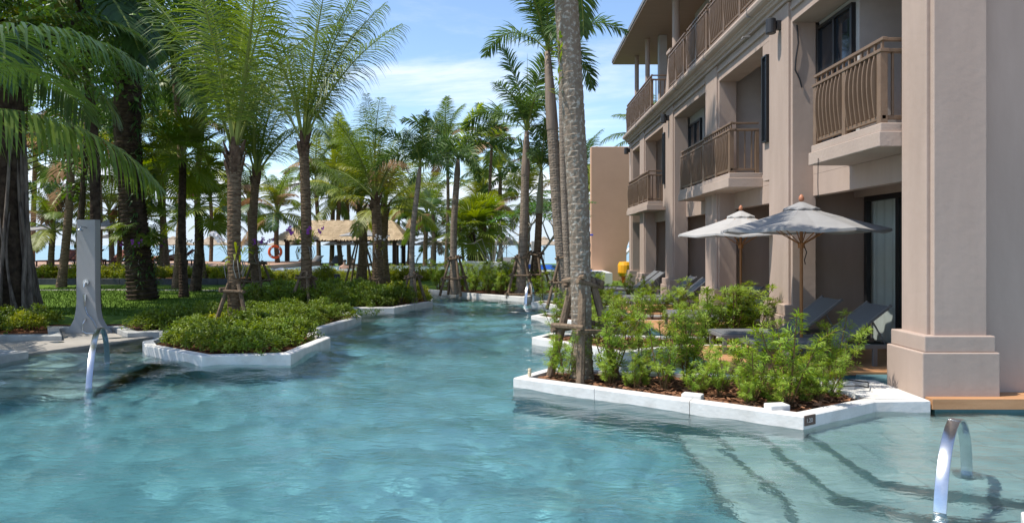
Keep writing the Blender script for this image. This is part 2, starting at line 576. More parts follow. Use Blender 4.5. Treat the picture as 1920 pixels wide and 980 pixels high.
def water_mat():
    m = bpy.data.materials.new('pool water')
    m.use_nodes = True
    nt = m.node_tree
    nt.nodes.clear()
    N = nt.nodes.new
    tcn = N('ShaderNodeTexCoord')
    ns = N('ShaderNodeTexNoise')
    ns.inputs['Scale'].default_value = 9.5
    ns.inputs['Detail'].default_value = 4
    mp = N('ShaderNodeMapping')
    mp.inputs['Scale'].default_value = (0.7, 1.35, 1)
    nt.links.new(tcn.outputs['Object'], mp.inputs[0])
    nt.links.new(mp.outputs[0], ns.inputs['Vector'])
    bp = N('ShaderNodeBump')
    bp.inputs['Strength'].default_value = 0.3
    bp.inputs['Distance'].default_value = 0.05
    nt.links.new(ns.outputs[0], bp.inputs['Height'])
    gl = N('ShaderNodeBsdfGlossy')
    gl.inputs['Roughness'].default_value = 0.0
    gl.inputs[0].default_value = (1, 1, 1, 1)
    rf = N('ShaderNodeBsdfRefraction')
    rf.inputs['IOR'].default_value = 1.33
    rf.inputs['Roughness'].default_value = 0.0
    rf.inputs[0].default_value = (0.80, 0.95, 0.965, 1)
    fr = N('ShaderNodeFresnel')
    fr.inputs[0].default_value = 1.42
    for s in (gl, rf, fr):
        nt.links.new(bp.outputs[0], s.inputs['Normal'])
    ms = N('ShaderNodeMixShader')
    out = N('ShaderNodeOutputMaterial')
    nt.links.new(fr.outputs[0], ms.inputs[0])
    nt.links.new(rf.outputs[0], ms.inputs[1])
    nt.links.new(gl.outputs[0], ms.inputs[2])
    nt.links.new(ms.outputs[0], out.inputs[0])
    return m


M['water'] = water_mat()
M['sea'] = mat('sea', (0.22, 0.34, 0.36), 0.3, 0.3, col2=(0.16, 0.27, 0.30), vscale=0.02, bump=0.25, bscale=1.2, vstretch=(1, 3, 1))

# ------------------------------------------------------------------ ground, pool and water
FLOOR_Z = -1.1
struct(MB().box(-22, 14, 0.5, 32, FLOOR_Z - 0.4, FLOOR_Z).build('pool_floor', M['floor']))

# shoreline of the garden, left to right (pool side), metres
SHORE = [(-16, 12.4), (-8.47, 12.7), (-9.35, 13.95), (-8.25, 14.0), (-7.45, 13.1), (-6.95, 13.3), (-6.3, 12.75),
         (-6.45, 11.8), (-6.1, 11.25), (-4.69, 10.2), (-3.45, 10.42), (-3.36, 12.3), (-3.75, 12.75), (-3.95, 13.5), (-3.62, 15.9),
         (-3.9, 16.6), (-4.4, 17.4), (-4.35, 18.15), (-3.26, 18.2), (-2.48, 20.2), (-2.75, 21.8), (-3.3, 23.4),
         (-3.5, 25.9), (-1.3, 23.3), (0.25, 21.9), (0.9, 23.3), (3.0, 24.3), (4.5, 24.3)]
LAND = SHORE + [(4.5, 28.3), (40, 28.3), (260, 28.3), (260, 64), (-260, 64), (-260, 12.4)]
struct(MB().prism(LAND, FLOOR_Z - 0.1, 0.09).build('lawn', M['lawn']))


def kerb(poly, w, z1, m, closed=True, z0=-0.02):
    """a kerb that follows the outline: outer edge on the outline, w wide"""
    mb = MB()
    n = len(poly)
    if closed:
        inn = inset(poly, w)
        rng = range(n)
    else:
        ext = poly
        # offset to the left-hand normal chosen by sign of w
        inn = []
        for i in range(n):
            p1 = Vector(ext[i])
            ds = []
            if i > 0:
                ds.append((p1 - Vector(ext[i - 1])).normalized())
            if i < n - 1:
                ds.append((Vector(ext[i + 1]) - p1).normalized())
            ns_ = [Vector((-d.y, d.x)) for d in ds]
            b = sum(ns_, Vector((0, 0)))
            b = b / max(b.dot(ns_[0]), 0.35)
            inn.append(tuple(p1 + b * w))
        rng = range(n - 1)
    for i in rng:
        j = (i + 1) % n
        A, B, C, D_ = (Vector(q) for q in (poly[i], poly[j], inn[j], inn[i]))
        ln = (B - A).length
        ns = max(1, round(ln / 1.25))
        gp = 0.0035 / max(ln, 0.1)
        for k_ in range(ns):
          u0, u1 = k_ / ns + (gp if k_ else 0), (k_ + 1) / ns - (gp if k_ < ns - 1 else 0)
          a, b, c, d = (tuple(q) for q in (A.lerp(B, u0), A.lerp(B, u1), D_.lerp(C, u1), D_.lerp(C, u0)))
          e = 0.012   # softened arris
          mb.add([(*a, z0), (*b, z0), (*c, z0), (*d, z0), (*a, z1 - e), (*b, z1 - e), (*c, z1), (*d, z1),
                (a[0] + (d[0] - a[0]) * 0.1, a[1] + (d[1] - a[1]) * 0.1, z1), (b[0] + (c[0] - b[0]) * 0.1, b[1] + (c[1] - b[1]) * 0.1, z1)],
               [(0, 1, 5, 4), (4, 5, 9, 8), (8, 9, 6, 7), (2, 3, 7, 6), (1, 2, 6, 9, 5), (3, 0, 4, 8, 7)])
    return struct(mb.build('kerb', m))


def off_out(p, d):
    return inset(p, -d)


# kerb stands 8 mm proud of the land block; below water it goes on as the pool wall
def push(poly, d=0.01):
    out = []
    n = len(poly)
    for i in range(n):
        p1 = Vector(poly[i])
        ds = []
        if i > 0:
            ds.append((p1 - Vector(poly[i - 1])).normalized())
        if i < n - 1:
            ds.append((Vector(poly[i + 1]) - p1).normalized())
        ns_ = [Vector((d_.y, -d_.x)) for d_ in ds]
        b = sum(ns_, Vector((0, 0)))
        b = b / max(b.dot(ns_[0]), 0.35)
        out.append(tuple(p1 + b * d))
    return out


SH = push(SHORE)
kerb(SH[:7], 0.2, 0.13, M['greykerb'], closed=False, z0=-0.25)
kerb(SH[6:16], 0.16, 0.15, M['kerb'], closed=False, z0=-0.25)
kerb(SH[15:], 0.17, 0.15, M['kerb'], closed=False, z0=-0.25)
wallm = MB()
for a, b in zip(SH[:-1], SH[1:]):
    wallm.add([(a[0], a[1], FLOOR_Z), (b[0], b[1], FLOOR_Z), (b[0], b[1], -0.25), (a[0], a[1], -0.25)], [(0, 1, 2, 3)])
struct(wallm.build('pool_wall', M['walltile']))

# planting beds on the garden side (mulch sheets)
BED1 = inset([(-6.3, 12.9), (-6.45, 11.8), (-6.1, 11.25), (-4.69, 10.2), (-3.45, 10.42), (-3.36, 12.3), (-3.75, 12.75), (-3.95, 13.5),
              (-3.62, 15.9), (-3.9, 16.6), (-4.9, 16.9), (-6.5, 16.2), (-7.6, 15.3), (-9.0, 14.9), (-16, 14.6), (-16, 12.4), (-8.47, 12.7), (-9.35, 13.95),
              (-8.25, 14.0), (-7.45, 13.1), (-6.95, 13.3)], 0.15)
BED2 = inset([(-4.4, 17.4), (-4.35, 18.15), (-3.26, 18.2), (-2.48, 20.2), (-2.75, 21.8), (-3.3, 22.6), (-7.5, 22.6), (-8.0, 18.2)], 0.15)
BED3 = inset([(-3.5, 25.9), (-1.3, 23.3), (0.25, 21.9), (0.9, 23.3), (3.0, 24.3), (3.9, 24.3), (3.9, 25.6), (-3.3, 26.6)], 0.15)
for b in (BED1, BED2, BED3):
    struct(MB().prism(b, 0.0, 0.096).build('planting_bed', M['soil']))

# shower deck and the little corner planter at its left end
DECK0 = [(-15, 9.9), (-8.1, 11.0), (-7.05, 13.25), (-7.45, 13.05), (-8.25, 13.95), (-9.3, 13.9), (-8.42, 12.66), (-15, 12.36)]
struct(MB().prism(DECK0, FLOOR_Z, 0.035).build('shower_deck', M['stone'], bevel=0.01))
CORNER = [(-7.7, 10.75), (-7.95, 10.1), (-9.2, 9.1), (-14, 8.7), (-14, 11.0), (-9, 11.1)]
struct(MB().prism(CORNER, FLOOR_Z, 0.06).build('planting_bed', M['soil']))
kerb(off_out(CORNER, 0.01), 0.16, 0.14, M['greykerb'], z0=FLOOR_Z)

# submerged steps on the left
sm = MB()
for i, (y0, z) in enumerate([(10.1, -0.24), (9.7, -0.44), (9.3, -0.64), (8.9, -0.84)]):
    sm.box(-14, -5.75 + 0.0 * i, y0, 11.6 - 0.05 * i, FLOOR_Z, z)
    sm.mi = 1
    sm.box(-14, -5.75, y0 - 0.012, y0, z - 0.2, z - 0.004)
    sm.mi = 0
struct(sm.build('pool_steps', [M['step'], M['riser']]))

# right-hand fingers: one white-kerbed planter in front of each pillar
F0 = [(-0.02, 8.67), (2.82, 6.72), (3.86, 7.36), (4.47, 7.40), (4.47, 8.5), (2.9, 8.85), (0.45, 9.35)]
FK = [(0.3, 12.5), (1.65, 10.75), (2.75, 11.42), (4.45, 11.45), (4.45, 12.5), (2.9, 12.6), (0.65, 13.1)]
FINGERS = [F0, FK, [(x + 0.07, y + 3.85) for x, y in FK], [(x + 0.15, y + 7.7) for x, y in FK]]
for i, F in enumerate(FINGERS):
    struct(MB().prism(F, FLOOR_Z, 0.085).build('planting_bed', M['soil']))
    kerb(off_out(F, 0.012), 0.14, 0.125, M['kerb'], z0=-0.5)
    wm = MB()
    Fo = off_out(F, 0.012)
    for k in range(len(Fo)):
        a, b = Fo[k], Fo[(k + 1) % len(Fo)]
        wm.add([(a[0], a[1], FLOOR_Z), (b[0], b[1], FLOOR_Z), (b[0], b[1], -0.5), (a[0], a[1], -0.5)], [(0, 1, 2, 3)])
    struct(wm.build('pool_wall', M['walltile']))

# wide white flat ledge at the near finger, against the pillar base
struct(MB().prism([(3.9, 7.42), (4.44, 7.46), (4.44, 8.44), (3.75, 8.58), (3.55, 8.2)], 0.08, 0.131).build('kerb', M['kerb']))

# timber decks in the bays and along the end wall
DY = [(8.98, 11.38), (12.7, 15.2), (16.6, 19.1), (20.5, 23.0)]
for (y0, y1) in DY:
    base = struct(MB().box(2.85, 6.0, y0, y1, FLOOR_Z, 0.10).build('deck', M['walltile']))
    pl = MB().box(2.8, 5.98, 0, 0.137, 0.102, 0.14).mesh('plank', M['deck'])
    y = y0 - 0.02
    while y < y1 - 0.1:
        o = link('plank', pl, base)
        o.location = (0, y, 0)
        y += 0.142
# infill floor of the building between the decks
struct(MB().box(4.46, 14, 7.9, 28.2, FLOOR_Z, 0.11).build('building_podium', M['walltile']))
ed = struct(MB().box(4.55, 16, 7.42, 8.0, FLOOR_Z, 0.028).build('deck', M['walltile']))
pl = MB().box(4.5, 16, 0, 0.19, 0.03, 0.14).mesh('plank', M['deck'])
for y in (7.38, 7.574, 7.768):
    o = link('plank', pl, ed)
    o.location = (0, y, 0)

# submerged shelf and steps on the right
ST = [([(2.9, 7.5), (2.9, 5.45), (3.6, 5.05), (6.2, 4.6), (14, 4.6), (14, 7.6)], -0.22),
      ([(2.5, 7.5), (2.5, 5.3), (3.0, 4.95), (4.2, 4.55), (14, 4.1), (14, 7.6)], -0.42),
      ([(2.12, 7.5), (2.12, 5.1), (2.6, 4.6), (3.6, 4.2), (14, 3.6), (14, 7.6)], -0.62),
      ([(1.74, 7.5), (1.74, 4.9), (2.3, 4.2), (3.2, 3.7), (14, 3.1), (14, 7.6)], -0.82)]
sm = MB()
for poly, z in ST:
    sm.mi = 0
    sm.prism(poly, FLOOR_Z, z)
    sm.mi = 1
    po = off_out(poly, 0.012)
    for k in range(len(po)):
        a, b = po[k], po[(k + 1) % len(po)]
        sm.add([(a[0], a[1], z - 0.2), (b[0], b[1], z - 0.2), (b[0], b[1], z - 0.004), (a[0], a[1], z - 0.004)], [(0, 1, 2, 3)])
struct(sm.build('pool_steps', [M['step'], M['riser']]))

# near right: the corner of a white kerb; the terrace behind the camera
NEARK = [(3.2, 4.33), (3.9, 3.9), (14, 3.0), (14, 1.2), (3.3, 1.2), (3.05, 4.1)]
struct(MB().prism(NEARK, FLOOR_Z, 0.12).build('kerb', M['kerb'], bevel=0.012))
struct(MB().prism([(-22, 2.2), (3.0, 2.2), (3.0, 1.1), (60, 1.1), (60, -14), (-60, -14), (-60, 2.2)], FLOOR_Z - 0.4, 0.1).build('terrace', M['stone']))

# water surface: a dense grid with real ripples
xs = np.arange(-17.0, 13.01, 0.062)
ys = [1.0]
while ys[-1] < 29.5:
    ys.append(ys[-1] + max(0.05, 0.0052 * ys[-1]))
ys = np.array(ys)
XX, YY = np.meshgrid(xs, ys)
H = np.zeros_like(XX)
wr = np.random.RandomState(3)
NW = 64
for i in range(NW):
    lam = 0.2 * (2.2 / 0.2) ** (i / (NW - 1.0))
    th = wr.normal(pi / 2, 0.75)
    k = 2 * pi / lam
    slope = 0.019 * (lam / 0.8) ** -0.1
    a = slope / k
    H += a * np.sin(k * (cos(th) * XX + sin(th) * YY) + wr.uniform(0, 2 * pi))
# calmer and livelier patches
patch = 0.75 + 0.3 * np.sin(0.33 * XX + 1.0) * np.sin(0.41 * YY + 0.4) + 0.16 * np.sin(0.9 * XX - 0.7 * YY)
# livelier down the channel, as there
H *= patch * (0.85 + 0.35 * np.clip((YY - 6) / 9.0, 0, 1))
nx, ny = len(xs), len(ys)
verts = np.stack([XX.ravel(), YY.ravel(), H.ravel()], 1)
idx = np.arange(nx * ny).reshape(ny, nx)
quads = np.stack([idx[:-1, :-1].ravel(), idx[:-1, 1:].ravel(), idx[1:, 1:].ravel(), idx[1:, :-1].ravel()], 1)
wm = bpy.data.meshes.new('pool_water')
wm.vertices.add(len(verts))
wm.vertices.foreach_set('co', verts.astype(np.float32).ravel())
wm.loops.add(quads.size)
wm.loops.foreach_set('vertex_index', quads.ravel().astype(np.int32))
wm.polygons.add(len(quads))
wm.polygons.foreach_set('loop_start', np.arange(0, quads.size, 4, dtype=np.int32))
wm.polygons.foreach_set('use_smooth', np.ones(len(quads), dtype=bool))
wm.update()
wm.validate()
wm.materials.append(M['water'])
water = struct(link('pool_water', wm))

# light through the ripples: real refractive caustics on the pool floor
sun_d.cycles.is_caustics_light = True
water.cycles.is_caustics_caster = True
for o in SC.objects:
    if o.name.split('.')[0] in ('pool_floor', 'pool_steps', 'pool_wall'):
        o.cycles.is_caustics_receiver = True

# beach and sea
bm_ = MB()
bm_.add([(-400, 63.5, 0.08), (400, 63.5, 0.08), (400, 78, -0.9), (-400, 78, -0.9)], [(0, 1, 2, 3)])
struct(bm_.build('beach', M['sand']))
seam = MB()
seam.add([(-9000, 72, -0.55), (9000, 72, -0.55), (9000, 9000, -0.55), (-9000, 9000, -0.55)], [(0, 1, 2, 3)])
struct(seam.build('sea', M['sea']))
under = MB()
under.add([(-9000, -300, -1.9), (9000, -300, -1.9), (9000, 9000, -1.9), (-9000, 9000, -1.9)], [(0, 1, 2, 3)])
struct(under.build('ground', M['sand']))
sidem = MB()
sidem.box(12.0, 260, 1.1, 28.3, -1.5, 0.085)
sidem.box(-260, -16.5, 2.2, 12.4, -1.5, 0.085)
struct(sidem.build('lawn', M['lawn']))

# ------------------------------------------------------------------ hotel building
hotel = thing('hotel_building', 'three storey taupe stucco hotel wing with brown balcony railings and deep eaves', 'building', (6.0, 18.0, 0.11), worldmesh=True)
FX = 4.61
ZD, Z1, Z2, ZR = 0.14, 3.23, 6.28, 9.25


def wallbox(x0, x1, y0, y1, z0, z1, m='stucco', name='wall', bevel=0.006):
    return MB().box(x0, x1, y0, y1, z0, z1).build(name, M[m], hotel, bevel=bevel)


wallbox(6.06, 14.0, 7.9, 27.6, 0.1, 9.24)                       # core
wallbox(5.245, 14.0, 7.74, 7.9, 0.1, 9.24)                        # end wall facing the camera
wallbox(5.1, 6.06, 7.9, 8.14, 0.1, 9.24)                         # return behind the corner pillar
PIL = [(7.6, 8.17), (11.5, 12.45), (15.65, 16.65), (20.07, 21.1), (24.6, 25.5), (27.3, 27.9)]
for i, (a, b) in enumerate(PIL):
    xr = 5.24 if i == 0 else 5.05
    mb = MB()
    mb.box(FX, xr - 0.03, a + 0.075, b, 0.1, 5.93)
    mb.box(FX + 0.04, xr, a, a + 0.075, 0.1, 5.93)
    p = mb.build('pillar', M['stucco'], hotel, bevel=0.01)
    pb = MB()
    pb.box(FX - 0.14, xr + 0.085, a - 0.09, b + 0.07, 0.1, 0.62)
    pb.box(FX - 0.10, xr + 0.055, a - 0.06, b + 0.05, 0.62, 0.80)
    pb.build('plinth', M['stucco'], p, bevel=0.012).location = (0, 0, 0)

# floor slabs behind the facade line
wallbox(5.0, 6.06, 8.14, 27.6, 2.99, Z1, name='floor_slab')
wallbox(4.66, 6.06, 7.62, 27.9, 5.93, 6.2, name='floor_slab')
for i in range(5):
    y0, y1 = PIL[i][1], PIL[i + 1][0]
    wallbox(5.0, 5.14, y0, y1, 2.63, 2.99, 'stucco', 'beam')
    wallbox(FX + 0.03, 5.1, y0, y1, 5.55, 5.93, 'stucco', 'beam')
    MB().box(FX - 0.015, FX + 0.028, y0 + 0.03, y1 - 0.03, 5.74, 5.80).build('trim', M['trim'], hotel, bevel=0.006)
    # dividing wall behind every pillar
    if i:
        ya = PIL[i][0] + 0.42
        wallbox(5.051, 6.058, ya, ya + 0.2, 0.12, 2.985, 'stucco')
        wallbox(5.051, 6.058, ya - 0.2, ya + 0.2, 3.235, 5.925, 'greywall')

# cornice under the top floor, swept along the facade
prof = [(4.92, 5.935), (4.57, 5.935), (4.57, 6.0), (4.52, 6.012), (4.50, 6.05), (4.47, 6.065), (4.47, 6.10),
        (4.40, 6.12), (4.365, 6.15), (4.35, 6.20), (4.365, 6.25), (4.40, 6.275), (4.92, 6.28)]
mb = MB()
n = len(prof)
mb.add([(x, 7.25, z) for x, z in prof] + [(x, 28.0, z) for x, z in prof],
       [(i, n + i, n + (i + 1) % n, (i + 1) % n) for i in range(n)] + [list(range(n)), list(range(n, 2 * n))[::-1]])
mb.build('cornice', M['trim'], hotel)
wallbox(4.7, 14.0, 7.28, 7.6, 5.94, 6.275, 'trim', 'cornice')
jo = MB()
jo.box(4.345, 4.5, -0.004, 0.004, 6.1, 6.283)
jm = jo.mesh('joint', M['fascia'])
for y in (9.9, 12.9, 15.9, 18.9, 21.9, 24.9):
    link('joint', jm, hotel).location = Vector((0, y, 0)) - Vector(hotel['_w'])

# roof with deep eaves
rf = MB().box(3.97, 14.6, 6.5, 28.17, 9.25, 9.32).build('soffit', M['soffit'], hotel)
MB().box(3.94, 14.63, 6.47, 28.2, 9.322, 9.44).build('eave', M['fascia'], hotel, bevel=0.006)
mb = MB()
mb.add([(3.94, 6.47, 9.44), (14.63, 6.47, 9.44), (14.63, 28.2, 9.44), (3.94, 28.2, 9.44), (9.3, 11.5, 12.4), (9.3, 23.0, 12.4)],
       [(0, 1, 4), (1, 2, 5, 4), (2, 3, 5), (3, 0, 4, 5)])
mb.build('roof', M['fascia'], hotel)
bo = MB().box(0, 10.5, 0, 0.004, 9.2465, 9.2475)

# top floor: set back wall, posts, pedestal
wallbox(5.75, 6.058, 8.14, 22.0, 6.285, 9.245, 'greywall')
wallbox(4.66, 6.058, 7.63, 8.13, 6.285, 9.245, 'stucco')
for (y, x, s, kind) in ((12.0, 4.75, .11, 'r'), (20.3, 4.75, .11, 'r'), (24.7, 4.75, .085, 'r'), (26.9, 4.75, .085, 'r'), (24.3, 5.2, .14, 's')):
    if kind == 'r':
        post = MB().lathe([(s, 6.285), (s, 9.246)], 18, (x, y, 0)).build('post', M['stucco'], hotel, smooth=False)
    else:
        MB().box(x - s, x + s, y - s, y + s, 6.285, 9.246).build('post', M['greywall'], hotel, bevel=0.008)
    if s == .11:
        mb = MB()
        q = [(0.27, 6.285), (0.19, 7.42), (0.19, 7.5)]
        vs, fs = [], []
        for r, z in q:
            vs += [(x - r, y - r, z), (x + r, y - r, z), (x + r, y + r, z), (x - r, y + r, z)]
        for k in range(2):
            for j in range(4):
                fs.append((k * 4 + j, k * 4 + (j + 1) % 4, k * 4 + 4 + (j + 1) % 4, k * 4 + 4 + j))
        mb.add(vs, fs)
        mb.box(x - 0.24, x + 0.24, y - 0.24, y + 0.24, 7.5, 7.6)
        mb.build('pedestal', M['stucco'], hotel, bevel=0.01)


def window(plane_x, y0, y1, z0, z1, nleaf=2, m='darkglass', louvre=False, t=0.06, parent=None):
    """glazed opening in a plane parallel to the facade: frame, panes"""
    fr = MB()
    fr.box(plane_x - 0.05, plane_x + 0.03, y0, y1, z1 - t, z1)
    fr.box(plane_x - 0.05, plane_x + 0.03, y0, y1, z0, z0 + t)
    w = (y1 - y0 - t) / nleaf
    for k in range(nleaf + 1):
        yy = y0 + k * w
        fr.box(plane_x - 0.05, plane_x + 0.03, yy, yy + t, z0 + t, z1 - t)
    f = fr.build('window', M['black'], hotel, bevel=0.004)
    for k in range(nleaf):
        if m == 'glass':
            pn = MB()
            ya, yb = y0 + k * w + t, y0 + (k + 1) * w
            pn.add([(plane_x, yb, z0 + t), (plane_x, ya, z0 + t), (plane_x, ya, z1 - t), (plane_x, yb, z1 - t)], [(0, 1, 2, 3)])
        else:
            pn = MB().box(plane_x - 0.012, plane_x - 0.004, y0 + k * w + t, y0 + (k + 1) * w, z0 + t, z1 - t)
        pn.build('pane', M[m], f).location = (0, 0, 0)
    return f


# upper floor infill
wallbox(5.1, 6.058, 10.15, 11.49, 3.235, 5.925, 'greywall')
window(5.08, 10.25, 11.45, 3.26, 5.45, 2)
window(6.03, 8.25, 10.1, 3.26, 5.45, 2)
wallbox(4.64, 5.05, 12.45, 12.86, 3.0, 5.55)
window(4.622, 12.5, 12.74, 3.7, 5.3, 1, t=0.03)
window(6.03, 12.9, 15.5, 3.26, 5.45, 2)
wallbox(5.1, 6.058, 18.6, 20.06, 3.235, 5.925, 'greywall')
window(5.08, 18.7, 20.0, 3.26, 5.3, 2)
window(6.03, 16.9, 18.5, 3.26, 5.45, 2)
wallbox(4.64, 5.05, 21.1, 21.6, 3.0, 5.55)
window(4.622, 21.15, 21.4, 3.7, 5.3, 1, t=0.03)
window(6.03, 21.8, 24.4, 3.26, 5.45, 2)
window(6.03, 25.7, 27.2, 3.26, 5.45, 2)
# side of upper wall below the window bays
# top floor windows
for y in (9.0, 12.6, 15.8, 18.6):
    window(5.73, y, y + 1.4, 6.4, 8.7, 2)
# hanging lath screen beside the post on the top floor
# ground floor: doors with curtains, side fins
for i, (y0, y1) in enumerate(((8.35, 11.55), (12.75, 15.85), (17.0, 20.3), (21.4, 24.8))):
    d = window(5.93, y0 + 0.25, y1, 0.16, 2.62, 3, 'glass', t=0.085)
    d.name = 'sliding_door'
    wallbox(5.86, 6.058, y0 - 0.2, y0 + 0.25, 0.12, 2.985)
    wallbox(5.86, 6.058, y0 + 0.25, y1 + 0.3, 2.62, 2.985)
    cu = MB()
    nn = 90
    vs, fs = [], []
    for k in range(nn):
        yy = y0 + 0.27 + (y1 - y0 - 0.3) * k / (nn - 1)
        xx = 6.0 + 0.018 * sin(k * 0.9) + 0.01 * sin(k * 0.37)
        vs += [(xx, yy, 0.17), (xx, yy, 2.6)]
    for k in range(nn - 1):
        fs.append((2 * k, 2 * k + 2, 2 * k + 3, 2 * k + 1))
    cu.add(vs, fs)
    cu.build('curtain', M['curtain'], d, smooth=True).location = (0, 0, 0)

# ---- balconies
balm = None


def railing(parent, x, y0, y1, z, h, xw=None, near_return=True, far_return=False):
    """bellied slat railing along the facade, with a short return at the near end"""
    off = Vector((0, 0, 0))
    L = y1 - y0
    npan = max(1, round(L / 1.05))
    ps = 0.09

    def put(mb, name):
        o = mb.build(name, M['rail'], parent, bevel=0.004)
        o.location = (0, 0, 0) if parent is not hotel else -Vector(hotel['_w'])
        return o
    for k in range(npan + 1):
        yy = y0 + (L - ps) * k / npan
        put(MB().box(x - ps / 2, x + ps / 2, yy, yy + ps, z, z + h - 0.07), 'post')
    put(MB().box(x - 0.055, x + 0.055, y0 - 0.02, y1 + 0.02, z + h - 0.07, z + h - 0.03), 'handrail')
    put(MB().box(x - 0.03, x + 0.03, y0 - 0.02, y1 + 0.02, z + h + 0.07, z + h + 0.11), 'handrail')
    put(MB().box(x - 0.025, x + 0.025, y0 + 0.0, y1, z + 0.05, z + 0.10), 'bottom_rail')
    npg = int(L / 0.16)
    pg = MB().box(x - 0.014, x + 0.014, -0.014, 0.014, z + h - 0.03, z + h + 0.07).mesh('peg', M['rail'])
    for k in range(npg + 1):
        o = link('peg', pg, parent)
        o.location = Vector((0, y0 + 0.04 + (L - 0.08) * k / npg, 0)) - (Vector(hotel['_w']) if parent is hotel else off)
    # bellied slat
    sl = MB()
    N_ = 8
    pts, tv = [], []
    for k in range(N_ + 1):
        s = k / N_
        bel = 0.075 * sin(pi * min(1, (1 - s) * 1.15)) if s > 0.13 else 0.0 + 0.075 * sin(pi * 1.0) + 0.01
        bel = 0.04 * max(0.0, sin(pi * (1 - s) ** 0.8))
        pts.append((x + 0.0 - bel, 0, z + 0.10 + (h - 0.17) * s))
        tv.append((1, 0, 0))
    sl.strip(pts, (0, 0.011, 0), 0.042, tv)
    sm_ = sl.mesh('baluster', M['rail'])
    for k in range(npan):
        ya = y0 + (L - ps) * k / npan + ps
        yb = y0 + (L - ps) * (k + 1) / npan
        nb = max(3, round((yb - ya) / 0.115))
        for j in range(nb):
            o = link('baluster', sm_, parent)
            o.location = Vector((0, ya + (yb - ya) * (j + 0.5) / nb, 0)) - (Vector(hotel['_w']) if parent is hotel else off)
    if xw is not None:
        put(MB().box(x, xw, y0, y0 + 0.09, z + h - 0.07 + 0.002, z + h - 0.028), 'handrail')
        put(MB().box(x + 0.03, xw, y0 + 0.015, y0 + 0.075, z + h + 0.072, z + h + 0.108), 'handrail')
        put(MB().box(x + 0.045, xw, y0 + 0.02, y0 + 0.07, z + 0.052, z + 0.098), 'bottom_rail')
        put(MB().box(xw - 0.08, xw, y0 + 0.002, y0 + 0.088, z, z + h - 0.07), 'post')
        nb = max(2, round((xw - x) / 0.14))
        for j in range(nb - 1):
            xx = x + (xw - x) * (j + 1) / nb
            put(MB().box(xx - 0.014, xx + 0.014, y0 + 0.03, y0 + 0.06, z + 0.098, z + h - 0.07), 'baluster')


def balcony(x0, y0, y1, xw=5.0):
    mb = MB()
    z0 = 2.98
    poly = [(x0, y0), (x0, y1), (xw, y1), (xw, y0)]
    # lower course slightly stepped back, chamfered underside at the near end
    mb.box(x0, xw, y0, y1, z0 + 0.006, Z1 - 0.06)
    mb.box(x0 + 0.03, xw, y0 + 0.03, y1 - 0.03, Z1 - 0.06, Z1 + 0.045)
    b = mb.build('balcony', M['trim'], hotel, bevel=0.01)
    railing(b, x0 + 0.09, y0 + 0.06, y1 - 0.06, Z1 + 0.045, 0.93, xw=xw - 0.05)
    return b


balcony(4.35, 8.18, 10.17, FX + 0.38)
balcony(4.30, 13.85, 15.97)
balcony(4.36, 16.02, 18.4)
balcony(4.36, 22.8, 24.7)
balcony(4.40, 24.74, 27.25)
# top floor railings (parts of the building); between post and next post
for (y0, y1, xw) in ((8.3, 11.5, None), (12.4, 15.6, 5.0), (15.8, 17.7, 5.0), (17.95, 19.75, 5.0), (22.35, 27.3, 5.0)):
    r = MB().box(4.40, 4.49, y0, y1, 6.283, 6.33).build('railing', M['rail'], hotel, bevel=0.004)
    railing(r, 4.445, y0, y1, 6.33, 0.95, xw=xw)

# wall lamps
lm = MB()
lm.lathe([(0.0, -0.13), (0.075, -0.13), (0.085, -0.12), (0.085, 0.12), (0.075, 0.13), (0.0, 0.13)], 20)
lm.box(0.085, 0.17, -0.05, 0.05, -0.06, 0.09)
lmesh = lm.mesh('wall_lamp', M['lampm'])
for (y, who) in ((11.92, 'dark cylinder wall lamp on pillar above the nearer parasol'), (20.6, 'dark cylinder wall lamp on the pillar between the paired balconies'),
                 (27.6, 'dark cylinder wall lamp on the last pillar beside the tan wall')):
    o = link('wall_lamp', lmesh)
    tag(o, who, 'wall lamp', 'wall lamps on the pillars')
    o.location = (FX - 0.165, y, 5.62)
# small spout pipes and loose cables
sp = MB().tube([(4.52, 13.2, 5.83), (4.38, 13.2, 5.82), (4.36, 13.2, 5.78)], 0.018, 8)
tag(sp.build('camera_bracket', M['fascia']), 'small grey bracket under the cornice beside the narrow window', 'bracket')
cb = MB().tube([(4.72, 11.48, 5.5), (4.74, 11.47, 5.2), (4.70, 11.47, 4.95), (4.69, 11.48, 4.75), (4.76, 11.47, 4.6), (4.8, 11.48, 4.45)], 0.012, 6)
tag(cb.build('loose_cable', M['cable']), 'loose dark cable hanging down the pillar inside upper bay', 'cable')
cb = MB().tube([(4.335, 9.8, 3.05), (4.33, 9.8, 2.7), (4.335, 9.8, 2.48)], 0.006, 5)
tag(cb.build('hanging_wire', M['cable']), 'thin wire hanging from balcony slab above the nearer parasol', 'wire')

# ------------------------------------------------------------------ tan free-standing wall with an arch cut into its side
tw = thing('tan_wall', 'tall tan stucco slab wall with a rounded notch, beyond the hotel wing', 'wall', (4.6, 33.0, 0.09), worldmesh=True)
mb = MB()
prof = [(3.62, 0.02), (5.33, 0.02), (5.33, 0.9), (5.33, 1.5), (5.36, 1.75), (5.45, 2.0), (5.6, 2.2), (5.8, 2.35), (6.0, 2.4), (8.2, 2.4), (8.2, 6.57), (3.62, 6.57)]
n = len(prof)
mb.add([(x, 33.0, z) for x, z in prof] + [(x, 33.5, z) for x, z in prof],
       [list(range(n)), list(range(n, 2 * n))[::-1]] + [(i, n + i, n + (i + 1) % n, (i + 1) % n) for i in range(n)])
mb.build('wall_slab', M['tan'], tw, bevel=0.02)
# arch leg on the far side
MB().box(7.4, 8.2, 33.01, 33.49, 0.02, 2.402).build('wall_leg', M['tan'], tw)

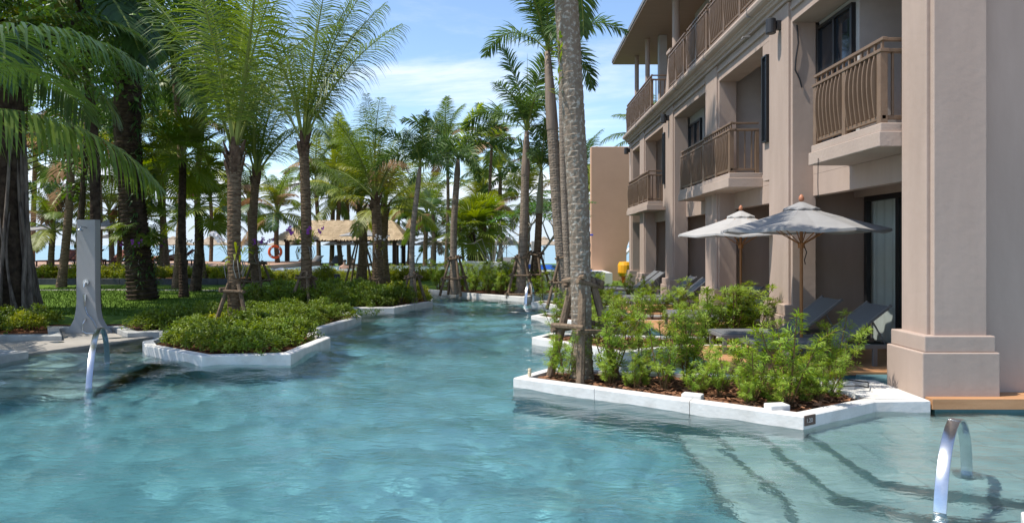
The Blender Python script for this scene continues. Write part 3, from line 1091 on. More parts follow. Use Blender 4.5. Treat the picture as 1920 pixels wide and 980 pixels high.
# ------------------------------------------------------------------ vegetation builders
def npmesh(name, V, F, mats, mi=None, smooth=False):
    me = bpy.data.meshes.new(name)
    me.from_pydata(V, [], F)
    for m in (mats if isinstance(mats, (list, tuple)) else [mats]):
        me.materials.append(m)
    if mi is not None:
        me.polygons.foreach_set('material_index', mi)
    if smooth:
        me.polygons.foreach_set('use_smooth', [True] * len(me.polygons))
    me.update()
    return me


def frond_mesh(L, e0, bend, nl, ll, lw, droop, leafm, plum=0.0, pet=0.16, seed=0, lift=0.15, sweep=0.5, rw=0.022, side=0.0):
    """pinnate palm frond: base at the origin, heading +X; e0 start elevation, bend total curve (degrees)"""
    rg = random.Random(seed)
    V, F, MI = [], [], []
    NS = 22
    P, T = [], []
    p = Vector((0, 0, 0))
    for i in range(NS + 1):
        s = i / NS
        e = R(e0 - bend * s ** 1.35)
        a = R(side) * s
        t = Vector((cos(e) * cos(a), cos(e) * sin(a), sin(e)))
        P.append(p.copy())
        T.append(t)
        p = p + t * (L / NS)
    # stalk: three sided
    for i in range(NS + 1):
        w = rw * (1 - 0.88 * i / NS)
        t = T[i]
        sv = Vector((-t.y, t.x, 0))
        sv = sv.normalized() if sv.length > 1e-3 else Vector((0, 1, 0))
        nv = t.cross(sv)
        if nv.z < 0:
            nv = -nv
        V += [tuple(P[i] + sv * w), tuple(P[i] - sv * w), tuple(P[i] - nv * w * 0.9)]
    for i in range(NS):
        for k in range(3):
            F.append((i * 3 + k, i * 3 + (k + 1) % 3, i * 3 + 3 + (k + 1) % 3, i * 3 + 3 + k))
            MI.append(1)
    for j in range(nl):
        s = pet + (1 - pet) * (j + rg.uniform(-.3, .3)) / (nl - 1)
        s = min(max(s, 0), 1)
        fi = s * NS
        i = min(int(fi), NS - 1)
        q = P[i].lerp(P[i + 1], fi - i)
        t = T[i].lerp(T[i + 1], fi - i).normalized()
        sv0 = Vector((-t.y, t.x, 0))
        sv0 = sv0.normalized() if sv0.length > 1e-3 else Vector((0, 1, 0))
        u = (s - pet) / (1 - pet)
        ln = ll * (0.45 + 0.75 * sin(pi * min(1, u * 0.85 + 0.16)) ** 0.9) * rg.uniform(0.88, 1.08)
        if u > 0.9:
            ln *= 0.8
        for sd in (-1, 1):
            nv = t.cross(sv0)
            if nv.z < 0:
                nv = -nv
            if plum:
                a = rg.uniform(-plum, plum)
                sv = (sv0 * sd) * cos(a) + nv * sin(a)
            else:
                sv = sv0 * sd
            sw = sweep + 0.55 * u + rg.uniform(-.08, .08)
            d = (sv + t * sw + nv * (lift + rg.uniform(-.12, .12))).normalized()
            w = t - d * t.dot(d)
            w = w.normalized() * lw * rg.uniform(0.85, 1.1)
            dr = droop * rg.uniform(0.75, 1.25)
            pp = q.copy()
            b = len(V)
            seg = 3
            for k in range(seg + 1):
                fw = (0.55, 1.0, 0.75, 0.0)[k]
                if k == seg:
                    V.append(tuple(pp))
                else:
                    V += [tuple(pp - w * fw), tuple(pp + w * fw)]
                d = (d + Vector((0, 0, -dr * (0.4 + 0.5 * k)))).normalized()
                pp = pp + d * (ln / seg)
            F += [(b, b + 1, b + 3, b + 2), (b + 2, b + 3, b + 5, b + 4), (b + 4, b + 5, b + 6)]
            MI += [0, 0, 0]
    return npmesh('frond', V, F, [leafm, M['rachis']], MI)


def fan_mesh(Rl, e0, petl, leafm, seed=0, nseg=40, droop=0.5):
    """palmate leaf on a stalk"""
    rg = random.Random(seed)
    V, F, MI = [], [], []
    e = R(e0)
    t0 = Vector((cos(e), 0, sin(e)))
    hub = t0 * petl + Vector((0, 0, -0.10 * petl))
    w = 0.012
    V += [(0, w, 0), (0, -w, 0), (0, 0, -w), (hub.x, w, hub.z), (hub.x, -w, hub.z), (hub.x, 0, hub.z - w)]
    F += [(0, 1, 4, 3), (1, 2, 5, 4), (2, 0, 3, 5)]
    MI += [1, 1, 1]
    e2 = R(e0 - 28)
    ax = Vector((cos(e2), 0, sin(e2)))
    ay = Vector((0, 1, 0))
    nz = ax.cross(ay)
    if nz.z < 0:
        nz = -nz
    half = R(150)
    da = 2 * half / nseg
    for k in range(nseg):
        a = -half + da * (k + 0.5)
        d = (ax * cos(a) + ay * sin(a) + nz * 0.22 * rg.uniform(0.7, 1.3)).normalized()
        sd = (-ax * sin(a) + ay * cos(a)).normalized()
        rl = Rl * (0.8 + 0.2 * cos(a * 0.8)) * rg.uniform(0.92, 1.05)
        m = hub + d * rl * 0.5
        hw = 0.5 * rl * math.tan(da / 2) * 1.02
        fold = nz * hw * 0.5
        q = m + (d + Vector((0, 0, -droop * 0.35))).normalized() * rl * 0.28
        tip = q + (d + Vector((0, 0, -droop * rg.uniform(0.8, 1.6)))).normalized() * rl * 0.24
        b = len(V)
        V += [tuple(hub), tuple(m - sd * hw + fold), tuple(m), tuple(m + sd * hw + fold),
              tuple(q - sd * hw * 0.72 + fold * 0.5), tuple(q), tuple(q + sd * hw * 0.72 + fold * 0.5), tuple(tip)]
        F += [(b, b + 2, b + 1), (b, b + 3, b + 2), (b + 1, b + 2, b + 5, b + 4), (b + 2, b + 3, b + 6, b + 5), (b + 4, b + 5, b + 7), (b + 5, b + 6, b + 7)]
        MI += [0] * 6
    return npmesh('frond', V, F, [leafm, M['rachis']], MI)


def trunk_mesh(pts, r0, r1, m, ring=0.07, depth=0.06, n=14, bulge=0.25, seed=0):
    """ringed palm trunk through the points (world coordinates relative to the base)"""
    rg = random.Random(seed)
    pts = [Vector(p) for p in pts]
    # Catmull-Rom resample
    dense = []
    for i in range(len(pts) - 1):
        p0, p1, p2, p3 = pts[max(i - 1, 0)], pts[i], pts[i + 1], pts[min(i + 2, len(pts) - 1)]
        for k in range(24):
            t = k / 24
            dense.append(0.5 * ((2 * p1) + (-p0 + p2) * t + (2 * p0 - 5 * p1 + 4 * p2 - p3) * t * t + (-p0 + 3 * p1 - 3 * p2 + p3) * t ** 3))
    dense.append(pts[-1])
    cum = [0]
    for a, b in zip(dense[:-1], dense[1:]):
        cum.append(cum[-1] + (b - a).length)
    Lt = cum[-1]

    def at(s):
        for i in range(len(cum) - 1):
            if cum[i + 1] >= s:
                return dense[i].lerp(dense[i + 1], (s - cum[i]) / max(1e-6, cum[i + 1] - cum[i]))
        return dense[-1]
    P, RR = [], []
    s = 0.0
    while s < Lt:
        h = ring * rg.uniform(0.8, 1.2)
        u = s / Lt
        r = r0 + (r1 - r0) * u + bulge * r0 * math.exp(-s / (r0 * 2.2))
        P += [at(s), at(min(Lt, s + h * 0.82))]
        j = rg.uniform(-.015, .015)
        RR += [r * (1 + j + depth * 0.2), r * (1 + j + depth)]
        s += h
    P.append(at(Lt))
    RR.append(r1)
    mb = MB()
    mb.tube(P, RR, n)
    # slight out-of-round
    vv = []
    for i, v in enumerate(mb.v):
        k = 1 + 0.025 * sin(i * 2.399)
        c = P[min(i // n, len(P) - 1)]
        vv.append(tuple(c + (Vector(v) - c) * k))
    mb.v = vv
    return mb.mesh('trunk', m, smooth=False)


FM = {}


def fronds(kind):
    """mesh sets by starting elevation, made once per kind"""
    if kind in FM:
        return FM[kind]
    S = {}
    if kind in ('coco', 'cocoy', 'cocod'):
        lm = M[kind]
        for e, b in ((84, 55), (70, 75), (52, 85), (30, 85), (5, 65), (-25, 45)):
            S[e] = [frond_mesh(1.0, e, b * f, 50, 0.235, 0.0085, 0.34, lm, seed=e + 3 + q, pet=0.2, side=(14 if q else -12), lift=0.12) for q, f in ((0, 0.9), (1, 1.15))]
    elif kind == 'upright':     # transplanted coconut, fronds bunched upwards
        for e, b in ((88, 20), (82, 30), (75, 42), (64, 56), (46, 66)):
            S[e] = [frond_mesh(1.0, e, b * f, 62, 0.23, 0.0036, 0.6, M['coco'], seed=e + 31 + q, pet=0.17, side=(16 if q else -14), lift=0.05, rw=0.013) for q, f in ((0, 0.85), (1, 1.2))]
    elif kind == 'fox':
        for e, b in ((80, 40), (62, 80), (45, 105), (25, 110), (5, 90)):
            S[e] = [frond_mesh(1.0, e, b * f, 80, 0.17, 0.0085, 0.2, M['foxt'], plum=1.25, seed=e + 71 + q, pet=0.14, rw=0.016) for q, f in ((0, 0.9), (1, 1.1))]
    elif kind == 'royal':
        for e, b in ((82, 30), (66, 70), (50, 100), (32, 110), (12, 90)):
            S[e] = [frond_mesh(1.0, e, b * f, 84, 0.2, 0.008, 0.24, M['foxt'], plum=0.75, seed=e + 91 + q, pet=0.15, rw=0.016) for q, f in ((0, 0.9), (1, 1.1))]
    elif kind == 'fan':
        for e in (75, 50, 25, 0, -30):
            S[e] = [fan_mesh(0.55, e, 0.5, M['fan'], seed=e + 11 + q) for q in (0, 1)]
    FM[kind] = S
    return S


def boots(parent, c, r, n=12, h=0.5, seed=0):
    """old split leaf bases round the trunk top"""
    rg = random.Random(seed)
    for k in range(n):
        a = k * 2.4 + rg.uniform(-.3, .3)
        z = -h * (k / n) + 0.12
        hh = rg.uniform(0.18, 0.36)
        u = Vector((cos(a), sin(a), 0))
        w = Vector((-sin(a), cos(a), 0))
        mb = MB()
        p0 = c + u * (r * 0.9) + Vector((0, 0, z - 0.1))
        p1 = c + u * (r * 1.35) + Vector((0, 0, z + hh * 0.45))
        p2 = c + u * (r * rg.uniform(1.5, 2.1)) + Vector((0, 0, z + hh))
        mb.strip([p0, p1, p2], w * r * rg.uniform(0.38, 0.55), 0.012, [u + Vector((0, 0, -0.2))] * 3)
        for i in range(8, 12):
            v = Vector(mb.v[i])
            mb.v[i] = tuple(p2 + (v - p2) * 0.45)
        o = mb.build('leaf_base', M['boot'], parent)
        o.location = (0, 0, 0)


def palm(kind, Y, bx, tx, ty, r, L, label, group=None, nf=16, tm='trunk_brown', classes=None, zb=0.09, boot=0, mid=None, name='palm_tree',
         cat='palm tree', shaft=0, spear=0, seed=None, ring=0.07, r1=None, yb=None, special=(), sagz=0.0, depth=0.06, az0=None):
    seed = seed if seed is not None else int(bx * 7 + Y * 13)
    rg = random.Random(seed)
    base = Vector(((bx - VX) / FPX * Y, Y, zb))
    top = D(tx, ty, yb or Y)
    root = thing(name, label, cat, base, group)
    rel = top - base
    pts = [Vector((0, 0, 0))]
    if mid:
        for (mx, my) in mid:
            pts.append(D(mx, my, Y) - base)
    else:
        bow = rg.uniform(-.03, .03) * rel.z
        pts.append(rel * 0.5 + Vector((bow, bow * 0.5, 0)))
    pts.append(rel)
    r1 = r1 or r * 0.82
    tr = link('trunk', trunk_mesh(pts, r, r1, M[tm], ring=ring, seed=seed, n=14 if Y < 30 else 9, depth=depth), root)
    cr = rel
    if shaft:
        up = (pts[-1] - pts[-2]).normalized()
        cr = rel + up * shaft
        mb = MB().tube([rel - up * 0.04, rel + up * 0.05, rel + up * shaft * 0.3, rel + up * shaft * 0.75, cr], [r1 * 1.0, r1 * 1.12, r1 * 1.05, r1 * 0.75, r1 * 0.5], 14)
        mb.build('crownshaft', M['shaft' if tm in ('trunk_grey', 'trunk_lichen') else 'shaft_green'], root, smooth=True)
    if boot:
        boots(root, cr, r1, boot, seed=seed)
    S = fronds(kind)
    classes = classes or list(S)
    for k in range(nf):
        e = classes[int(k * len(classes) / nf)]
        me = S[e][k % 2]
        f = link('frond', me, root)
        f.location = cr + Vector((0, 0, 0.02 * (nf - k) / nf))
        a = (az0 if az0 is not None else seed) + k * 2.39996 + rg.uniform(-.25, .25)
        f.rotation_euler = (rg.uniform(-.12, .12), 0, a)
        s = L * rg.uniform(0.88, 1.1)
        f.scale = (s, s * rg.choice((-1, 1)), s)
        q = rg.random()
        mo = None
        if kind in ('coco', 'cocoy', 'upright') and e < 60 and q < 0.13:
            mo = 'dryfrond'
        elif kind in ('coco', 'upright', 'cocod') and q > 0.86:
            mo = 'cocoy'
        elif kind == 'coco' and q > 0.7:
            mo = 'cocod'
        if mo:
            f.material_slots[0].link = 'OBJECT'
            f.material_slots[0].material = M[mo]
    for (e, az, sc, m_) in special:
        f = link('frond', S[e][0], root)
        f.location = cr
        f.rotation_euler = (0, 0, R(az))
        f.scale = (L * sc,) * 3
        if m_:
            f.material_slots[0].link = 'OBJECT'
            f.material_slots[0].material = M[m_]
    if spear:
        MB().tube([cr - Vector((0, 0, 0.1)), cr + Vector((0.01, 0, spear * 0.5)), cr + Vector((0.02, 0, spear))], [0.028, 0.018, 0.004], 6).build('spear_leaf', M['rachis'], root)
    return root


def props(px, Y, h, spread, label, n=4, r=0.045, zb=0.09, x=None, y=None, rot=0.4, braces=(0.97, 0.5), lean=0.0):
    """timber tripod props lashed round a palm"""
    bx = x if x is not None else (px - VX) / FPX * Y
    t = thing('tree_prop', label, 'tree prop', (bx, y or Y, zb), 'timber props round palm trunks')
    tops, feet = [], []
    rg = random.Random(int(px + Y))
    for k in range(n):
        a = rot + 2 * pi * k / n
        f = Vector((cos(a) * spread, sin(a) * spread, -0.03))
        q = Vector((cos(a) * spread * 0.26 + lean, sin(a) * spread * 0.26, h * rg.uniform(0.98, 1.06)))
        mid_ = f.lerp(q, 0.5) + Vector((rg.uniform(-.015, .015), rg.uniform(-.015, .015), 0))
        MB().tube([f, mid_, q], [r * 1.05, r, r * 0.92], 8).build('pole', M['prop'], t)
        feet.append(f)
        tops.append(q)
    for b in braces:
        for k in range(n):
            a = feet[k].lerp(tops[k], b * 0.95)
            c = feet[(k + 1) % n].lerp(tops[(k + 1) % n], b * 0.95)
            d = (c - a).normalized()
            o = Vector((a.x + c.x, a.y + c.y, 0))
            o = o.normalized() * r if o.length > 0.01 else o
            dz = Vector((0, 0, (k % 2) * r * 1.1))
            MB().tube([a - d * 0.12 + o + dz, (a + c) / 2 + o + dz * 1.05, c + d * 0.12 + o + dz], [r * 0.72, r * 0.66, r * 0.6], 7).build('brace', M['prop'], t)
    return t


# ------------------------------------------------------------------ palms: garden, named by what sets each apart
palm('upright', 13.6, 440, 440, 292, 0.118, 3.8, 'coconut palm with ringed trunk and white orchids, on the kerbed island', 'young coconut palms', nf=9, classes=[88, 82, 82, 75, 75, 75, 64], boot=13, ring=0.075, depth=0.09, r1=0.125)
palm('upright', 18.6, 574, 569, 268, 0.145, 4.5, 'coconut palm with ringed trunk standing behind the kerbed island, beside the thatched pavilion', 'young coconut palms', nf=8, classes=[88, 82, 82, 75, 75, 64], boot=12, ring=0.085, depth=0.09, special=((75, 15, 1.0, None), (64, -10, 0.95, None), (82, 30, 1.0, None)))
palm('upright', 24.5, 483, 480, 330, 0.16, 4.4, 'coconut palm with dark trunk and purple orchids, next to the lifebuoy palm', 'young coconut palms', nf=12, classes=[88, 82, 75, 64, 46], boot=8, ring=0.09)
palm('upright', 27.0, 708, 704, 375, 0.21, 3.9, 'stout coconut palm in the shrub bed in front of the pavilion post', 'young coconut palms', nf=12, classes=[88, 82, 75, 64, 64, 46], boot=10, ring=0.1, special=((46, 30, .8, 'cocoy'),))
palm('upright', 32.0, 677, 677, 392, 0.22, 3.9, 'coconut palm with timber props at the garden edge of the whirlpool', 'young coconut palms', nf=13, classes=[88, 82, 75, 64, 46], boot=8, ring=0.1)
palm('cocoy', 31.0, 722, 722, 390, 0.2, 3.3, 'coconut palm with yellowing fronds behind the stout palm', 'young coconut palms', nf=13, classes=[70, 52, 30, 5], boot=4, ring=0.1)
palm('fox', 20.0, 775, 784, 345, 0.085, 1.75, 'slim foxtail palm with bushy crown at the tip of the round shrub bed', 'foxtail palms', nf=9, tm='trunk_grey', classes=[80, 62, 62, 45, 25], shaft=0.5, spear=1.3, zb=0.09)
palm('fox', 23.9, 852, 857, 330, 0.125, 2.3, 'foxtail palm with one lime green new frond, on the far planter', 'foxtail palms', nf=9, tm='trunk_grey', classes=[62, 45, 45, 25, 5], shaft=0.6, special=((80, 12, 0.95, 'lime'), (62, 25, 0.9, 'lime')))
palm('royal', 22.9, 975, 985, 330, 0.16, 2.7, 'tall foxtail palm with a long bare spear leaf above its crown', 'foxtail palms', nf=8, tm='trunk_grey', classes=[82, 66, 66, 50, 32], shaft=1.5, spear=2.6)
palm('fox', 24.2, 1003, 1011, 400, 0.14, 2.1, 'foxtail palm with green shaft, short crown, beside the white panel', 'foxtail palms', nf=9, tm='trunk_brown', classes=[80, 62, 62, 45, 25], shaft=1.5)
palm('royal', 19.0, 1062, 1036, 245, 0.16, 2.6, 'tall grey palm with pale peeling shaft, behind the lichen spotted trunk', 'foxtail palms', nf=8, tm='trunk_grey', classes=[82, 66, 50, 32], shaft=2.2, mid=[(1046, 400)], r1=0.15, zb=0.08)
palm('royal', 16.4, 1070, 1052, -120, 0.09, 2.4, 'thin grey palm almost hidden behind the lichen spotted trunk', 'foxtail palms', nf=8, tm='trunk_grey', classes=[66, 50, 32, 12], shaft=0.6, mid=[(1056, 300)], zb=0.08)
palm('royal', 8.75, 1092, 1057, -70, 0.12, 2.0, 'big leaning palm with lichen spotted trunk, on the nearest planter', 'foxtail palms', nf=10, tm='trunk_lichen', classes=[82, 66, 50, 32, 12, 12], shaft=0.35, mid=[(1086, 420), (1071, 150)], zb=0.07, r1=0.15, ring=0.085, depth=0.05)

# ---- palms further back
BACK = 'coconut palms in the garden by the sea'
back = [  # kind, Y, base px, top px, top py, r, L
    ('coco', 56, 622, 626, 300, .24, 4.6), ('coco', 58, 655, 650, 330, .22, 4.4), ('cocoy', 54, 640, 636, 372, .24, 4.2),
    ('coco', 40, 835, 838, 268, .13, 2.6), ('coco', 46, 797, 801, 400, .2, 3.0), ('coco', 42, 808, 812, 402, .16, 2.6),
    ('coco', 36, 924, 922, 272, .11, 2.3), ('coco', 40, 940, 938, 330, .16, 3.2), ('cocoy', 44, 905, 902, 380, .17, 3.0),
    ('coco', 52, 815, 816, 455, .12, 2.2), ('coco', 50, 925, 926, 420, .14, 2.8), ('cocoy', 38, 985, 988, 370, .14, 2.6),
    ('coco', 46, 1088, 1090, 330, .15, 3.4), ('cocoy', 52, 1098, 1100, 370, .15, 2.6), ('coco', 44, 1230, 1215, 262, .16, 3.4),
    ('coco', 31, 97, 100, 432, .17, 2.6), ('coco', 40, 213, 205, 395, .17, 2.8), ('coco', 35, 316, 312, 250, .17, 3.6),
    ('coco', 46, 395, 392, 330, .16, 3.4), ('cocoy', 34, 300, 296, 330, .16, 3.0), ('coco', 30, 383, 380, 215, .17, 3.6),
    ('coco', 44, 522, 520, 400, .2, 3.2), ('coco', 55, 598, 592, 345, .22, 4.0),
    ('coco', 33, 150, 160, 330, .16, 3.4), ('coco', 38, 185, 180, 260, .18, 3.6), ('coco', 34, 222, 228, 290, .15, 3.2),
    ('coco', 45, 60, 66, 300, .2, 3.8), ('coco', 37, 20, 24, 250, .2, 3.8), ('cocod', 28, 115, 128, 160, .2, 3.8), ('cocod', 27, 330, 326, 120, .17, 3.8),
    ('coco', 55, 745, 748, 410, .15, 3.0), ('coco', 52, 765, 768, 395, .14, 2.8), ('coco', 56, 870, 868, 420, .15, 2.8), ('coco', 48, 470, 466, 380, .17, 3.2),
    ('coco', 54, 430, 428, 410, .16, 3.0), ('coco', 52, 250, 252, 420, .16, 3.0), ('cocoy', 50, 775, 778, 385, .15, 2.8),
]
WHERE = [(0, 60, 'at the back of the lawn behind the banyan'), (60, 125, 'on the terrace between the banyan and the shower column'),
         (125, 200, 'behind the shower column'), (200, 262, 'on the beach side, just left of the shaggy trunk'), (262, 340, 'just right of the shaggy trunk'),
         (340, 415, 'behind the bright fan palm'), (415, 475, 'behind the island coconut palm'), (475, 535, 'carrying the orange lifebuoy'),
         (535, 610, 'behind the left half of the thatched roof'), (610, 632, 'tall, above the middle of the thatched roof'), (632, 648, 'right before the thatched roof'), (648, 660, 'leaning behind the thatched roof'),
         (660, 760, 'behind the right end of the thatched roof'), (760, 790, 'on the shore between pavilion and slim foxtail palm'),
         (790, 803, 'twin trunk by the beach parasols'), (803, 812, 'twin trunk by the beach parasols'), (812, 825, 'low, beside the beach parasols'), (825, 860, 'tall and thin behind the palm with lime frond'),
         (860, 890, 'low on the shore behind the lime frond palm'), (890, 915, 'behind the pair of fan palms'), (915, 924.5, 'tall and thin above the fan palms'), (924.5, 932, 'low behind the bare shrub'),
         (932, 960, 'with drooping crown behind the fan palms'), (960, 1000, 'behind the frangipani'), (1000, 1093, 'between lichen spotted trunk and tan wall'), (1093, 1150, 'low beside the tan wall'), (1150, 1300, 'rising behind the hotel wing')]
for (kd, Y, bx, tx, ty, r, L) in back:
    w = next(w_ for a_, b_, w_ in WHERE if a_ <= bx < b_)
    look = {'coco': 'green coconut palm', 'cocoy': 'coconut palm with yellowing fronds', 'cocod': 'dark coconut palm'}[kd]
    palm(kd, Y, bx, tx, ty, r * 0.8, L, f'{look} {w}', BACK, nf=15, tm='trunk_brown', ring=0.16)

# palm off to the left whose fronds hang into the picture
offp = thing('palm_tree', 'coconut palm beside the shower deck with broad fronds arching over it', 'palm tree', (-9.6, 9.9, 0.05))
link('trunk', trunk_mesh([(0, 0, 0), (0.08, 0, 1.7), (0.12, 0, 3.45)], 0.16, 0.15, M['trunk_brown'], seed=5), offp)
fa = frond_mesh(4.6, 17, 70, 78, 1.05, 0.027, 0.85, M['coco'], seed=501, pet=0.12, lift=0.2, rw=0.035, side=4)
fb = frond_mesh(4.7, 50, 100, 78, 1.05, 0.026, 0.5, M['cocod'], seed=502, pet=0.12, lift=0.2, rw=0.035, side=6)
for me, az, sc, dz in ((fa, 0, 1.0, 0.0), (fb, 3, 1.0, 0.1), (fb, 75, 1.0, 0.1), (fa, 130, 1.0, 0), (fb, 170, 1, 0.1), (fa, 215, 1, 0), (fb, 265, 0.8, 0.2)):
    f = link('frond', me, offp)
    f.location = (0.12, 0, 3.45 + dz)
    f.rotation_euler = (0, 0, R(az))
    f.scale = (sc,) * 3

# fan palms
FANL = 'fan palm with pleated round leaves between the dark trunks'
palm('fan', 22.5, 345, 343, 300, 0.13, 1.75, 'bright fan palm with pleated round leaves beside the shaggy trunk', 'fan palms', nf=20, tm='trunk_dark', ring=0.1)
palm('fan', 25.5, 366, 372, 390, 0.17, 1.7, 'low fan palm with pleated leaves under the bright fan palm', 'fan palms', nf=18, tm='trunk_dark', ring=0.1)
palm('fan', 30.0, 884, 882, 435, 0.24, 1.75, 'fan palm with thick fibrous trunk behind the far planter', 'fan palms', nf=20, tm='trunk_dark', ring=0.1)
palm('fan', 31.0, 906, 905, 415, 0.2, 1.7, 'fan palm with pale trunk and dry hanging leaves behind the far planter', 'fan palms', nf=18, tm='trunk_brown', ring=0.1)
palm('fan', 34.0, 250, 262, 420, 0.16, 1.8, 'small fan palm partly hidden by the shaggy trunk', 'fan palms', nf=16, tm='trunk_dark', ring=0.1)

palm('cocod', 18.5, 178, 140, -70, 0.13, 4.2, 'dark leaning palm between banyan and shaggy trunk', 'shade palms', nf=15, tm='trunk_dark', ring=0.12, classes=[52, 30, 5, -25, -25])
palm('cocod', 15.5, -30, -60, 70, 0.17, 4.2, 'dark coconut palm beside the banyan with fronds over the lawn', 'shade palms', nf=14, tm='trunk_dark', ring=0.1, classes=[70, 52, 30, 5, -25])
# ---- big shaggy trunk with ferns
shag = palm('cocod', 21.5, 268, 258, -90, 0.34, 4.6, 'tall dark palm with shaggy fern-grown trunk on the lawn', 'shade palms', nf=18, tm='trunk_dark', ring=0.12, depth=0.16, r1=0.36, classes=[70, 52, 30, 5, -25, -25])


def leaf_cloud(n, fn, ll, lw, rg, up=0.4):
    """n leaf blades; fn gives (position, outward normal)"""
    V, F = [], []
    for _ in range(n):
        p, nr = fn()
        d = Vector((rg.gauss(0, 1), rg.gauss(0, 1), rg.gauss(0, 1))).normalized() * 0.8 + nr * 0.8 + Vector((0, 0, up * rg.uniform(-.4, 1)))
        d = d.normalized()
        s = d.cross(Vector((rg.gauss(0, .5), rg.gauss(0, .5), 1))).normalized()
        k = rg.uniform(0.7, 1.2)
        l_, w_ = ll * k, lw * k
        nn = s.cross(d)
        b = len(V)
        V += [tuple(p), tuple(p + d * l_ * .5 - s * w_ + nn * w_ * .3), tuple(p + d * l_ * .5 + s * w_ + nn * w_ * .3), tuple(p + d * l_ - nn * l_ * .1)]
        F += [(b, b + 2, b + 1), (b + 1, b + 2, b + 3)]
    return V, F


rg = random.Random(11)
V, F = [], []
for k in range(150):          # shaggy boots and fern tufts up the trunk
    z = rg.uniform(0.3, 8.2)
    a = rg.uniform(0, 2 * pi)
    c = Vector((-0.017 * z * 1.0 + cos(a) * 0.34, sin(a) * 0.34, z))
    for j in range(9):
        d = Vector((cos(a) + rg.uniform(-.9, .9), sin(a) + rg.uniform(-.9, .9), rg.uniform(-.9, .9))).normalized()
        l_ = rg.uniform(0.15, 0.42)
        s = d.cross(Vector((0, 0, 1))).normalized() * 0.025
        e = c + d * l_ + Vector((0, 0, -0.1))
        m_ = c + d * l_ * 0.5
        b = len(V)
        V += [tuple(c), tuple(m_ + s), tuple(m_ - s), tuple(e)]
        F += [(b, b + 1, b + 2), (b + 1, b + 3, b + 2)]
fe = link('fern', npmesh('fern', V, F, M['cocod']), shag)
fe['kind'] = 'stuff'
fe['label'] = 'ferns growing up the shaggy trunk'
for (z, a0, s) in ((2.3, 200, 0.9), (2.0, 330, 0.7), (3.0, 30, 0.7)):
    for k in range(6):
        f = link('fern_leaf', FM['fan'][25][k % 2] if k % 2 else FM['fan'][0][0], shag)
        f.location = (0.2 * cos(R(a0)), 0.2 * sin(R(a0)), z)
        f.rotation_euler = (0, 0.3, R(a0 + k * 25 - 60))
        f.scale = (s, s, s)

# ---- banyan with aerial roots
ban = thing('banyan_tree', 'old tree with a curtain of grey aerial roots beside the left planter', 'tree', (-12.6, 16.8, 0.09))
rg = random.Random(21)
mb = MB()
mb.tube([(0, 0, -0.1), (0.03, 0, 1.0), (-0.05, 0, 2.6), (0.1, 0, 5.0), (0.2, 0, 7.2)], [0.62, 0.42, 0.36, 0.33, 0.26], 16)
mb.tube([(0.12, 0, 5.8), (0.8, 0.2, 6.7), (1.8, 0.3, 7.6)], [0.16, 0.12, 0.08], 10)
mb.tube([(0.1, 0, 5.6), (-0.8, -0.3, 6.6), (-1.8, -0.4, 7.6)], [0.16, 0.12, 0.08], 10)
mb.build('trunk', M['trunk_dark'], ban, smooth=True)
for k in range(40):
    a = rg.uniform(-pi, pi)
    r0 = rg.uniform(0.45, 0.8)
    r1 = rg.uniform(0.33, 0.48)
    h = rg.uniform(2.2, 5.0)
    pts = []
    for j in range(7):
        s = j / 6
        rr = r0 * (1 - s) ** 2.2 + r1 * (1 - (1 - s) ** 2.2) if s < 1 else r1
        a2 = a + 0.5 * sin(s * 3 + k) * 0.5
        pts.append((cos(a2) * rr, sin(a2) * rr, -0.05 + h * s))
    w = rg.uniform(0.025, 0.085)
    MB().tube(pts, [w * 1.5, w, w * 0.95, w * 0.9, w * 0.8, w * 0.7, w * 0.5], 7).build('aerial_root', M['root'], ban, smooth=True)
centres = []
for k in range(64):
    centres.append((Vector((rg.gauss(0.2, 1.8), rg.gauss(0, 1.7), rg.uniform(5.6, 9.4))), rg.uniform(0.35, 0.75)))


def fn():
    c, r = rg.choice(centres)
    n_ = Vector((rg.gauss(0, 1), rg.gauss(0, 1), rg.gauss(0, 1))).normalized()
    return c + n_ * r * rg.uniform(0.3, 1) ** 0.6, n_


V, F = leaf_cloud(7000, fn, 0.17, 0.04, rg)
cr_ = link('crown', npmesh('crown', V, F, M['broad']), ban)

# slim broadleaf trees and vines filling the shade at the upper left
for q, (bx, Y, h, sp, label) in enumerate(((150, 24, 9.2, 2.0, 'slim dark leafed tree behind the shower column'), (30, 27, 9.5, 2.2, 'tall leafy tree at the back of the lawn, left of the shower'))):
    rg = random.Random(60 + q)
    base = Vector(((bx - VX) / FPX * Y, Y, 0.09))
    t = thing('leafy_tree', label, 'tree', base, 'broadleaf trees in the shade')
    mb = MB()
    top = Vector((rg.uniform(0.2, 0.9), 0, h))
    mb.tube([(0, 0, -0.1), (0.05, 0, h * 0.3), (top.x * 0.6, 0, h * 0.65), top], [0.12, 0.1, 0.08, 0.04], 9)
    cs = []
    for k in range(34):
        z = rg.uniform(0.22 if q == 2 else 0.38, 1.0) * h
        p0 = Vector((top.x * z / h, 0, z * 0.92))
        a = rg.uniform(0, 2 * pi)
        p1 = p0 + Vector((cos(a), sin(a), 0.35)) * rg.uniform(0.3, sp)
        mb.tube([p0, (p0 + p1) / 2 + Vector((0, 0, 0.1)), p1], [0.03, 0.02, 0.008], 5)
        cs.append((p1, rg.uniform(0.25, 0.55)))
    mb.build('trunk', M['trunk_dark'], t)

    def fn2():
        c, r = rg.choice(cs)
        n_ = Vector((rg.gauss(0, 1), rg.gauss(0, 1), rg.gauss(0, 1))).normalized()
        return c + n_ * r * rg.uniform(0.2, 1), n_
    V, F = leaf_cloud(1500, fn2, 0.19, 0.045, rg)
    link('crown', npmesh('crown', V, F, M['broad']), t)

